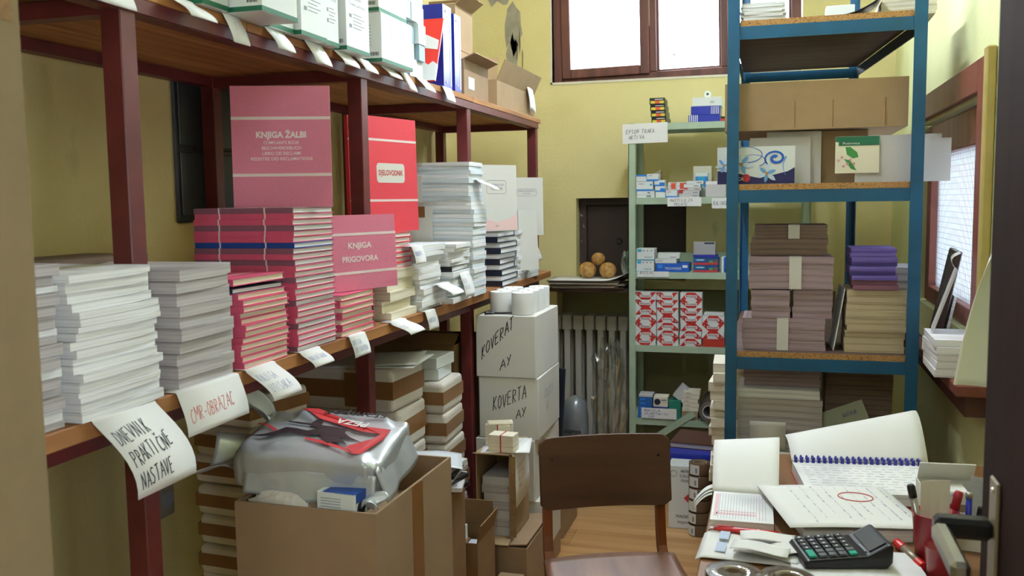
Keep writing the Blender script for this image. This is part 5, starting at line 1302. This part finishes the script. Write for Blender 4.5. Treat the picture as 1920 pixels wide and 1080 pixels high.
# top shelf
g = 'magazines on the top board of the blue rack'
rnd = random.Random(101)
pad_stack(.02, 3.07, BZ[0] + .0008, .13, .2, fill(.055, .004, .008, 101), 'pages_white', 'white magazine at the left of the rack top, %s', g, 101, .004, 3, name='magazine', cat='magazine')
pad_stack(.47, 3.14, BZ[0] + .0008, .16, .22, [.013] * 4, 'pages_cream', 'cream book at the right of the rack top, %s', 'cream books on the rack top', 102, .003, 1, name='paperback', cat='book')
o = sheet('dark_sheet', 'dark flexible sheet curling up beside the cream books', (.24, 3.17, BZ[0] + .001), .13, .16, 0, 'black', .003, 'sheet', bend=lambda u, v: .05 * u * u)
o = carton('small_carton', 'white plastic case behind the dark sheet on the rack top', 'case', (.20, 3.35, BZ[0] + .0008), 0, .09, .08, .075, 'carton_white')
# long cardboard box
o = open_box('cardboard_box', 'long flat cardboard box laid across the middle bay of the blue rack', (.115, 3.36, 1.685), 0, .555, .50, .152, 'cardboard')
m = MB()
for x in (-.06, .055, .21): m.box(x, x + .003, -.2515, -.2505, .004, .09)
m.build('crease', 'cardboard_edge', o)
carton('cardboard_box', 'brown carton behind the cards carrying the long box', 'box', (.15, 3.38, BZ[1] + .0008), 0, .27, .40, .17, 'cardboard')
o = upright('white_card', 'white card standing behind the blue flower card', 'card', (.012, 3.137, BZ[1] + .0008), 0, .19, .150, .004, 'paper_grey', lean=0)
upright('white_card', 'grey-white card half hidden just below the long cardboard box', 'card', (.055, 3.155, BZ[1] + .0008), 0, .17, .168, .004, 'paper_grey')
# flower card
o = thing('flower_card', 'printed card with blue lilies and a swirl on the middle board', 'card', (-.063, 3.104, BZ[1] + .0008), 0)
MB().box(-.122, .122, -.0025, .0025, 0, .121).build('card', 'carton_white', o)
nv = mat('indigo_print', '#231f5c', .4); lb = mat('lily_blue', '#6ea7e0', .4); lb2 = mat('lily_pale', '#cfe0ef', .4); db = mat('swirl_blue', '#2a63c8', .4)
MB().prism([(-.121, .001), (.121, .001), (.121, .052), (.10, .040), (.05, .028), (.0, .022), (-.05, .034), (-.121, .045)], -.0031, -.0026, 'y').build('dark_print', nv, o)
def ribbon(pts, w0, w1, mt, y=-.0036, name='swirl_print'):
    m = MB(); n = len(pts); vs = []
    for i, (x, z) in enumerate(pts):
        a = pts[max(i - 1, 0)]; b = pts[min(i + 1, n - 1)]; dx, dz = b[0] - a[0], b[1] - a[1]; l = math.hypot(dx, dz) or 1; w = (w0 + (w1 - w0) * i / (n - 1)) / 2
        vs += [(x - dz / l * w, y, z + dx / l * w), (x + dz / l * w, y, z - dx / l * w)]
    m.add(vs, [(2 * i, 2 * i + 1, 2 * i + 3, 2 * i + 2) for i in range(n - 1)]); return m.build(name, mt, o)
ribbon([(.062 + (.006 + .030 * t) * math.cos(t * 9.5 + 1), .082 + (.005 + .022 * t) * math.sin(t * 9.5 + 1)) for t in [k / 40 for k in range(41)]], .011, .005, db)
ribbon([(.095 - .01 * math.sin(t * 3), .088 - .06 * t) for t in [k / 12 for k in range(13)]], .005, .001, lb)
ribbon([(-.03 + .05 * math.cos(t), .095 + .025 * math.sin(t)) for t in [k * .25 for k in range(-6, 10)]], .003, .001, db)
ribbon([(-.01 + .04 * math.cos(t), .075 + .02 * math.sin(t)) for t in [k * .25 for k in range(-4, 10)]], .003, .001, db)
def lily(cx, cz, r, rot, yb=-.0034):
    for k in range(6):
        a = R(rot + 60 * k); m = MB(); L = r * (1 if k % 2 else .85)
        pts = [(0, 0), (.35, .20), (.7, .17), (1, 0), (.7, -.17), (.35, -.20)]
        m.prism([(cx + L * (x * math.cos(a) - y * math.sin(a)), cz + L * (x * math.sin(a) + y * math.cos(a))) for x, y in pts], yb - .0006 - .0002 * k, yb, 'y'); m.build('petal_print', (lb, lb2)[k % 2], o)
    MB().lathe([(0, yb - .0025), (r * .14, yb - .0025), (r * .14, yb), (0, yb)], 10, (cx, 0, cz), axis='y').build('stamen_print', mat('orange_print', '#c98a3a', .5), o)
lily(.035, .034, .036, 20); lily(-.045, .065, .04, 50); lily(-.10, .062, .03, 10)
text('CA', .014, 'paper', o, (-.047, -.0045, .017), '-y', .0004)
MB().lathe([(0, -.0040), (.013, -.0040), (.013, -.0034), (0, -.0034)], 14, (-.03, 0, .02), axis='y').build('red_blossom_print', 'red_ink', o)
# greeting card with green leaf
o = thing('greeting_card', 'cream greeting card with green leaf and small pink blossoms', 'card', (.245, 3.100, BZ[1] + .030), -1)
MB().box(-.065, .065, -.002, .002, 0, .115).build('card', mat('cream_card', '#ece6cf', .6), o)
MB().box(-.0645, .0645, -.0026, -.0021, .098, .1145).build('green_header', 'green_band', o); MB().box(-.055, .0645, -.0028, -.0021, .086, .098).build('green_header', 'green_band', o)
text('Pozivnica', .011, 'paper', o, (-.018, -.0032, .093), '-y', fit=.05)
lf = mat('leaf_green_print', '#3f8f46', .5)
MB().prism([(-.035, .082), (-.02, .082), (.0, .065), (.004, .05), (-.012, .046), (-.03, .058)], -.0027, -.0021, 'y').build('leaf_print', lf, o)
MB().prism([(-.038, .045), (-.02, .04), (-.005, .015), (.0, .008), (-.018, .014)], -.0027, -.0021, 'y').build('leaf_print', lf, o)
for x, z in ((-.045, .05), (-.02, .042), (-.04, .022), (-.01, .03), (-.055, .04), (-.028, .03)):
    MB().prism([(x + (.006 if k % 2 else .0028) * math.cos(k * math.pi / 5), z + (.006 if k % 2 else .0028) * math.sin(k * math.pi / 5)) for k in range(10)], -.0031, -.0027, 'y').build('blossom_print', mat('blossom_pink', '#d79aa8', .5), o)
o = upright('white_card', 'big plain white card on the middle board reaching past the right post', 'card', (.378, 3.1045, BZ[1] + .0008), 0, .277, .132, .0035, 'paper_grey')
upright('white_card', 'second plain white card peeping out behind the big one', 'card', (.385, 3.115, BZ[1] + .0008), 0, .21, .146, .0035, 'paper_grey')
# lavender bundles on the third board
z3b = BZ[2] + .0008; FB = 3.105
def bundle(x0, x1, z, h, n, lab, mt, strap=None, y=FB, d=.2, seed=0, rot=.8, jit=.002):
    g_ = lab + ' in the blue rack'
    W = x1 - x0; rnd = random.Random(seed); zz = z; t = h / n
    for i in range(n):
        q = inst('paper_pad', pad_mesh(W, d, t - .0005, 0, 0, mt)); q.location = ((x0 + x1) / 2 + rnd.uniform(-jit, jit), y + d / 2 + rnd.uniform(-jit, jit) * 1.5, zz); q.rotation_euler.z = R(rnd.uniform(-rot, rot)); zz += t
        tag(q, lab + ', %s' % nth(n - 1 - i, n), 'paper pad', g_)
    if strap:
        xs, w = strap
        s_ = thing('paper_strap', 'white paper strap round the ' + lab.replace(' pad in the', '').replace(' pad of the', ''), 'paper strap', (xs, y, z), 0)
        MB().box(-w / 2, w / 2, -.0065, -.0055, .0, h).build('band', 'white_card', s_); MB().box(-w / 2, w / 2, -.0065, .05, h + .0006, h + .0012).build('band_top', 'white_card', s_)
bundle(-.100, .160, z3b, .104, 6, 'lavender pad in the bottom bundle', 'pages_lilac', (.028, .036), seed=111)
bundle(-.072, .050, z3b + .105, .092, 5, 'lavender pad in the left middle bundle', 'pages_lilac', seed=112)
bundle(.060, .182, z3b + .105, .094, 5, 'lavender pad in the right middle bundle', 'pages_lilac', seed=113, y=FB + .01)
bundle(-.080, .182, z3b + .201, .104, 5, 'lavender pad in the large upper bundle', 'pages_lilac', (.065, .038), seed=114)
bundle(-.078, .165, z3b + .307, .054, 3, 'brownish pad at the back of the topmost bundle', 'pages_brown', seed=115, y=FB + .06)
bundle(-.065, .165, z3b + .362, .045, 4, 'olive grey pad of the topmost bundle', 'pages_brown', (.06, .036), seed=116, y=FB + .06)
bundle(.222, .40, z3b, .20, 9, 'beige pad below the purple ones', 'pages_beige', seed=117, jit=.004)
bundle(.240, .375, z3b + .202, .03, 2, 'plum pad between beige and purple', 'plum', seed=118, jit=.006)
bundle(.232, .368, z3b + .233, .10, 7, 'purple pad in the right pile', 'pages_purple', seed=119, jit=.006)
bundle(.365, .43, z3b + .201, .07, 3, 'grey-white pad beside the purple ones', 'pages_grey', seed=120, y=FB + .03)
o = MB().box(-.0015, .0015, -.09, .09, 0, .205).build('white_board', 'carton_white'); o.location = (.188, 3.21, z3b); o.rotation_euler = (0, R(9), R(2)); o.location.x = .178
o.location = (.184, 3.21, z3b + .0005); tag(o, 'thin white board leaning between lavender and beige pads', 'board')
# lower bay
z4b = BZ[3] + .0008
bundle(-.112, .152, z4b, .205, 8, 'grey pad in the lower bay, first bundle', 'pages_grey', seed=121)
bundle(-.112, .155, z4b + .206, .17, 8, 'grey pad in the lower bay, second bundle', 'pages_grey', seed=122)
bundle(-.110, .150, z4b + .377, .030, 2, 'white curved pad in the lower bay', 'pages_white', seed=123, y=FB + .0)
bundle(-.095, .150, z4b + .408, .055, 4, 'dusky pad topping the lower bay', 'pages_lilac', seed=124, y=FB + .05)
for (x, z, w, h, lab) in ((-.015, z4b + .205, .115, .095, 'white label slip on the upper grey bundle of the lower bay'), (.02, z4b + .085, .12, .115, 'white label slip low on the grey bundle behind the notepad')):
    o = thing('paper_slip', lab, 'paper label', (x, FB - .008, z), 0)
    MB().grid(lambda u, v: ((u - .5) * w, -.004 * math.sin(3 * v), h * v), 2, 6, th=.0006).build('sheet', 'white_card', o, smooth=True)
bundle(.172, .385, z4b, .20, 3, 'dim brown pad of the dark right pile', 'pages_brown', seed=125, y=FB + .10)
bundle(.172, .385, z4b + .201, .265, 8, 'dim brown upper pad of the dark right pile', 'pages_brown', seed=126, y=FB + .14)
o = thing('note_card', 'pale green card with blue pen note leaning in the lower bay', 'card', (.25, 3.13, .68), -4, rx=-25); o.rotation_euler = (R(-20), R(-22), 0)
MB().box(-.075, .075, -.001, .001, 0, .11).build('card', mat('pale_green_card', '#aeb39c', .7), o)
hand(('NATRUK',), flat_surf((-.075, -.0012, .11), (.15, 0, 0), (0, 0, -.11), (0, -1, 0)), 'blue_ink', o, .5, .35, .07, .12, .0016, seed=130)
bundle(-.212, -.05, z4b, .44, 13, 'cream pad jutting out left of the blue post', 'pages_cream', seed=127, y=FB + .26, jit=.012, rot=3)

# ================================================================ desk
dk = thing('desk', 'brown wooden desk heaped with papers in front of the blue rack', 'desk', (0, 0, 0))
MB().box(-.135, .545, 1.30, 2.60, .735, .76).build('desk_top', wood_mat('desk_veneer', '#8a6038', '#6a4526', 5, 'Y', .45), dk, bevel=.003)
MB().box(-.115, -.093, 1.33, 2.57, .0, .734).build('side_panel', wood_mat('desk_side', '#7a5434', '#5d3c22', 5, 'Y', .5), dk, bevel=.002)
MB().box(.50, .522, 1.33, 2.57, .0, .734).build('side_panel', wood_mat('desk_side', '#7a5434', '#5d3c22'), dk, bevel=.002)
MB().box(-.093, .50, 2.52, 2.54, .3, .734).build('back_panel', wood_mat('desk_side', '#7a5434', '#5d3c22'), dk)
DZ = .7606
# invoice book with flipped page
ib = thing('invoice_book', 'open invoice book with red ruled page and a page folded back', 'book', (-.062, 2.05, DZ), 1)
MB().box(-.068, .068, -.10, .10, 0, .003).build('cover', mat('orange_card', '#b86b3c', .6), ib)
MB().box(-.066, .066, -.098, .10, .0035, .024).build('page_block', 'pages_white', ib)
m = MB()
for k in range(17):
    x = -.05 + k * .0062; m.box(x, x + .0005, -.085, .085, .0243, .0245)
m.build('ruled_lines', 'blue_ink', ib)
rp = mat('pale_red_print', '#ecc6cb', .7)
m = MB(); m.box(-.055, .03, -.06, -.048, .0241, .0243); m.box(-.05, .03, -.04, -.035, .0241, .0243); m.box(-.06, -.052, -.07, .08, .0241, .0243); m.box(.036, .0375, -.085, .085, .0241, .0244); m.build('red_print', rp, ib)
def fold(u, v):
    x = -.07 + .15 * u; t = v
    y = .098 + .235 * t; z = .025 + .065 * math.sin(math.pi * min(1, t * 1.05) * .62) + .016 * u * t
    return (x + .012 * t * (u - .5), y, z)
MB().grid(fold, 8, 14, th=.0025).build('folded_page', 'paper', ib, smooth=True)
for i in range(3):
    def slip(u, v, i=i): return (-.07 - .045 * u, .09 + .03 * v + .012 * i - .03 * u, .018 - .035 * u * u + .004 * i)
    MB().grid(slip, 6, 2, th=.0005).build('loose_slip', 'paper', ib, smooth=True)
o = thing('ballpoint_pen', 'red ballpoint pen lying below the invoice book', 'pen', (-.055, 1.931, DZ + .012), -1)
MB().tube([(-.062, 0, 0), (-.056, 0, 0), (-.045, 0, 0), (.03, 0, 0), (.07, 0, 0)], [.0025, .0035, .0055, .0058, .005], 12).build('barrel', 'red_pen', o, smooth=True)
MB().tube([(-.07, 0, 0), (-.062, 0, 0)], .0025, 8).build('button', 'chrome', o); MB().lathe([(.0062, .028), (.0064, .029), (.0064, .031), (.0062, .032), (.005, .032), (.005, .028)], 12, axis='x').build('ring', 'chrome', o)
MB().box(-.058, -.02, -.0015, .0015, .0055, .0075).build('clip', 'red_pen', o)
rnd = random.Random(150)
bl = mat('pale_blue_print', '#c3d2ec', .7)
zz = DZ + .0
sheet('paper_sheet', 'large crumpled receipt with pale blue boxes at the desk edge', (-.045, 1.855, DZ + .0045), .19, .15, -3, n=14, bend=lambda u, v: .004 * math.sin(9 * u) * math.sin(7 * v) - .02 * max(0, .08 - u) * 4)
q = [o for o in bpy.data.objects if o.get('label') == 'large crumpled receipt with pale blue boxes at the desk edge'][0]
m = MB(); m.box(-.06, -.04, .02, .065, .006, .0064); m.box(-.06, -.04, -.05, .0, .006, .0064); m.build('printed_panel', bl, q)
for i, (x, y, w, d, rz) in enumerate(((-.0, 1.84, .13, .085, -12), (.01, 1.81, .10, .05, -18), (.045, 1.835, .07, .06, 25), (-.005, 1.875, .11, .05, 4), (-.02, 1.80, .11, .05, -8))):
    sheet('receipt', 'small folded receipt on the desk edge heap, %s' % ('long one across the middle', 'violet-edged one in front', 'one next to the calculator', 'one below the red-ringed sheet', 'lowest one in front')[i], (x, y, DZ + .011 + .0042 * i), w, d, rz, bend=lambda u, v: .003 * math.sin(5 * u), cat='receipt', group='receipts on the desk')
for i, x in enumerate((-.065, .03)):
    o = thing('tape_roll', 'brown tape roll wrapped in film at the near desk edge, %s' % ('left one', 'right one')[i], 'tape roll', (x, 1.65, DZ), 0, 'wrapped tape rolls on the desk')
    inst('tape', rm, o).scale = (1, 1, .7); inst('core', rc, o).scale = (1, 1, .7)
    MB().lathe([(.0495, .0), (.0505, .002), (.0505, .034), (.049, .037), (.012, .0375), (.012, .037)], 20).build('clear_film', 'clear', o, smooth=True)
# red-ringed sheet
o = thing('paper_sheet', 'white written sheet with a red ring drawn on it', 'paper', (.143, 2.075, DZ + .0325), 15)
def pg(u, v): return (-.145 + .29 * u, -.135 + .27 * v, .004 * math.sin(3 * u + 1) + .003 * v)
MB().grid(pg, 10, 10, th=.0008).build('sheet', 'paper', o, smooth=True)
def pgz(x, y): return pg((x + .145) / .29, (y + .135) / .27)[2] + .0008
m = MB(); m.tube([(.055 + .038 * math.cos(a), .055 + .03 * math.sin(a), pgz(.055 + .038 * math.cos(a), .055 + .03 * math.sin(a))) for a in [k * 2 * math.pi / 40 for k in range(40)]], .0012, 5, closed=True); m.build('red_ring', 'red_ink', o)
m = MB(); rnd = random.Random(151)
for r_ in range(9):
    x = -.08 + r_ * .026; y = .12
    while y > -.10 + .02 * (r_ % 3):
        l = rnd.uniform(.006, .02); m.box(x + rnd.uniform(-.002, .002), x + .0012, y - l, y, pgz(x, y) + .0002, pgz(x, y) + .0005); y -= l + rnd.uniform(.003, .012)
m.build('pen_writing', mat('faint_pen', '#b9bdcf', .7), o)
carton('paper_block', 'white paper block under the red-ringed sheet', 'paper pad', (.15, 2.06, DZ), 12, .22, .22, .024, 'pages_white')
# spiral notebook
o = thing('spiral_notebook', 'open spiral notebook with blue comb binding and curled-back pages', 'notebook', (.222, 2.32, DZ), 7)
MB().box(-.16, .16, -.13, .125, .0, .003).build('cover', mat('red_card', '#b7372f', .5), o)
MB().box(-.158, .158, -.128, .122, .0035, .03).build('page_block', 'pages_white', o)
m = MB()
for k in range(22):
    x = -.15 + k * .0143
    m.tube([(x, .125 + .011 * math.cos(a), .034 + .011 * math.sin(a)) for a in [j * math.pi / 5 for j in range(10)]], .0022, 5, closed=True)
    m.box(x - .0038, x + .0038, .112, .116, .030, .044)
m.build('comb_binding', mat('comb_blue', '#2a2a9a', .4), o)
def back(u, v):
    x = -.158 + .335 * u; y = .13 + .13 * v + .03 * u * v; z = .03 + (.035 + .075 * u) * math.sin(math.pi * .55 * min(1, v * 1.1)) - .03 * max(0, v - .8) * u
    return (x, y, z)
MB().grid(back, 12, 12, th=.0015).build('curled_pages', 'paper', o, smooth=True)
m = MB(); rnd = random.Random(152)
for r_ in range(10):
    y = .09 - r_ * .0205; x = -.14
    while x < .13:
        l = rnd.uniform(.008, .026); m.box(x, x + l, y + rnd.uniform(-.001, .001), y + .0016, .0302, .0305); x += l + rnd.uniform(.004, .016)
m.build('pen_writing', mat('faint_pen', '#b9bdcf', .7), o)
# calculator, its screen end towards +X
o = thing('calculator', 'black desk calculator with raised screen and green keys', 'calculator', (.125, 1.825, DZ + .012), 14)
m = MB(); m.prism([(-.078, 0), (.075, 0), (.085, .012), (.086, .045), (.078, .048), (.038, .026), (-.074, .018), (-.08, .010)], -.058, .058, 'y'); m.build('case', 'black', o, bevel=.005, seg=2)
T = Matrix.Translation((.058, 0, .0385)) @ Matrix.Rotation(-math.atan2(.022, .04), 4, 'Y')
MB().box(-.016, .018, -.046, .046, -.001, .001, T=T).build('screen', mat('lcd', '#20241f', .5), o)
m = MB(); m.box(-.0225, -.0195, -.04, -.005, -.001, .0008, T=T); m.build('printed_label', 'grey_ink', o)
kg = mat('key_grey', '#5d6164', .5); kgr = mat('key_green', '#1fa38a', .45); kd = mat('key_dark', '#2e3033', .5)
sl = math.atan2(.008, .112)
for r_ in range(5):
    for c in range(6):
        x = -.062 + r_ * .019; y = -.045 + c * .018
        T = Matrix.Translation((x, y, .0195 + (x + .074) * math.tan(sl))) @ Matrix.Rotation(-sl, 4, 'Y')
        if (r_, c) in ((0, 1),): continue
        mk = kgr if (r_, c) == (0, 0) or (r_, c) == (4, 0) else (kg if c < 2 else kd)
        hy = .0068 if (r_, c) != (0, 0) else .0155; yo = 0 if (r_, c) != (0, 0) else .009
        MB().box(-.0068, .0068, -hy + yo, hy + yo, 0, .004, T=T).build('key', mk, o)
        MB().box(-.002, .002, -.0022 + yo, .0022 + yo, .0041, .0043, T=T).build('key_mark', 'carton_white', o) if c > 1 else None
carton('paper_block', 'pink-ruled white pad under the calculator', 'paper pad', (.155, 1.80, DZ), 6, .24, .15, .0115, 'pages_white')
# marker
o = thing('marker_pen', 'red-capped grey marker lying beside the red cup', 'marker', (.262, 1.88, DZ + .0105), -75)
MB().tube([(-.03, 0, 0), (.035, 0, 0)], .0078, 12).build('barrel', 'steel_dull', o, smooth=True); MB().tube([(-.066, 0, 0), (-.064, 0, 0), (-.03, 0, 0)], [.007, .0085, .009], 12).build('cap', 'red_pen', o); MB().tube([(.035, 0, 0), (.062, 0, 0)], [.009, .0085], 12).build('plug', 'red_pen', o)
# red pen cup with contents
cup = thing('pen_cup', 'dark red plastic pen cup at the right of the desk', 'cup', (.306, 1.885, DZ), 0)
MB().lathe([(.001, 0), (.03, 0), (.034, .004), (.042, .095), (.0435, .097), (.0405, .097), (.032, .006), (.001, .005)], 26).build('cup', 'red_plastic', cup, smooth=True)
o = MB().grid(lambda u, v: (-.024 + .052 * u, .004 * math.sin(3 * u), .10 * v + .006 * u), 3, 3, th=.0012).build('paper_slip', 'white_card'); o.location = (.302, 1.880, DZ + .058); tag(o, 'grey-white card strip standing in the red cup', 'card')
def pen(name, lab, cat, base, top, r, body, capm, capl=.3):
    o = thing(name, lab, cat, base); d = Vector(top) - Vector(base)
    MB().tube([(0, 0, 0), d * (1 - capl)], r, 10).build('barrel', body, o, smooth=True); MB().tube([d * (1 - capl), d * .97, d], [r * 1.15, r * 1.15, r * .8], 10).build('cap', capm, o, smooth=True)
    return o
pen('marker_pen', 'black-capped silver marker standing at the left of the red cup', 'marker', (.288, 1.895, DZ + .02), (.262, 1.90, DZ + .145), .007, 'chrome', 'black', .2)
pen('marker_pen', 'red marker standing at the right of the red cup', 'marker', (.322, 1.893, DZ + .02), (.352, 1.91, DZ + .135), .0075, 'red_plastic', 'red_plastic')
o = thing('pen_cup', 'small clear reddish cup right in front of the red cup', 'cup', (.305, 1.80, DZ), 0)
MB().lathe([(.001, 0), (.024, 0), (.026, .004), (.029, .060), (.030, .061), (.028, .061), (.0245, .005), (.001, .004)], 22).build('cup', mat('clear_red', '#8f2630', .15), o, smooth=True)
# A3 box
o = open_box('paper_box', 'white and tan box with red A3 lettering behind the pen cup', (.372, 2.122, DZ), 3, .118, .105, .08, 'white_card', th=.003, flaps=(('+y', .05, -30),))
MB().box(-.0593, .0593, -.0533, -.0527, .0, .058).build('tan_print', 'cardboard2', o); MB().box(-.0594, .0594, -.0536, -.0531, .018, .036).build('dark_print', 'dark_panel', o); MB().box(-.0594, .0594, -.0536, -.0531, .002, .014).build('orange_print', mat('orange_print2', '#c77a3d', .6), o)
text('EL A3', .03, 'red_ink', o, (.02, -.0543, .047), '-y', .0008, fit=.07)
MB().box(-.03, .03, -.03, .03, .0035, .078).build('notes', 'paper', o)
o = open_box('pen_box', 'small white tray with blue pens by the door handle', (.385, 1.99, DZ), -8, .085, .07, .055, 'white_card', th=.002)
pen('ballpoint_pen', 'blue ballpoint pen standing in the white tray, left one', 'pen', (.366, 1.985, DZ + .004), (.361, 1.995, DZ + .105), .0055, 'binder_blue', 'binder_blue')
pen('ballpoint_pen', 'blue ballpoint pen with steel tip standing in the white tray', 'pen', (.382, 1.98, DZ + .004), (.384, 1.985, DZ + .112), .006, 'binder_blue', 'chrome', .12)
pen('ballpoint_pen', 'dark pen leaning in the white tray', 'pen', (.395, 1.985, DZ + .004), (.405, 1.98, DZ + .085), .005, 'black', 'black')
upright('note_card', 'white card with small print leaning in the white tray', 'card', (.410, 2.012, DZ + .006), -25, .05, .125, .002, 'paper', lean=12)

# ================================================================ right wall and sill
rnd = random.Random(161)
for i in range(5):
    q = inst('paper_pad', pad_mesh(.11, .24, .0205, 0, 0, 'pages_white')); q.location = (.49 + rnd.uniform(-.003, .003), 2.87 + rnd.uniform(-.004, .004), .9638 + i * .021); q.rotation_euler.z = R(rnd.uniform(-2, 2))
    tag(q, 'thick white pad on the hatch sill, %s' % nth(4 - i, 5), 'paper pad', 'white pads on the hatch sill')
o = thing('framed_board', 'dark brown framed board leaning on the hatch sill', 'frame', (.478, 3.13, .966), -5, ry=11)
MB().box(-.01, .01, -.11, .11, 0, .34).build('frame', mat('dark_brown_frame', '#3b2622', .4, .15, 7), o, bevel=.003); MB().box(-.012, -.0105, -.09, .09, .02, .32).build('board', 'dark_panel', o)
o = thing('document_folder', 'white papers leaning behind the dark framed board', 'folder', (.500, 3.13, .966), -5, ry=11)
MB().box(-.004, .004, -.10, .10, 0, .2).build('papers', 'pages_white', o)
o = thing('envelope', 'grey paper envelope with open flap leaning on the hatch sill', 'envelope', (.455, 2.935, 1.072), -8, ry=18)
MB().box(-.006, .0, -.06, .06, .0, .19).build('pocket', 'paper_grey', o); MB().grid(lambda u, v: (-.006 - .02 * math.sin(3 * u), -.06 + .12 * v, .19 + .05 * u), 6, 2, th=.0008).build('flap', 'paper_grey', o, smooth=True)
o = thing('hanging_sheet', 'long curled white sheet hanging from the wall beside the door', 'paper', (0, 0, 0))
def hs(u, v):
    xl = .525 - .085 * v ** .7; zt_ = 1.385 - .06 * (1 - u) ** 2
    return (xl + (.5525 - xl) * u, 2.56 - .05 * (1 - u) ** 2 + .02 * math.sin(3 * v), zt_ + (.99 - .015 * u - zt_) * v)
MB().grid(hs, 10, 18, th=.0012).build('sheet', 'paper', o, smooth=True)
m = MB()
for k in range(8): m.box(.537, .545, 2.552, 2.553, 1.33 - k * .008, 1.333 - k * .008)
m.build('printed_lines', 'grey_ink', o)
o = MB().box(.5525, .5545, 2.45, 2.665, 1.50, 1.765).build('wall_sheet', 'paper'); tag(o, 'flat white sheet pinned to the right wall above the door edge', 'paper')
# ================================================================ tall cardboard near the camera
o = open_box('cardboard_box', 'tall brown cardboard box close to the viewer at the left edge', (-.917, .62, .001), 0, .218, .46, 2.05, 'cardboard_old')
MB().box(.1085, .1098, .09, .22, 1.672, 1.695).build('hand_hole', 'cardboard_edge', o)
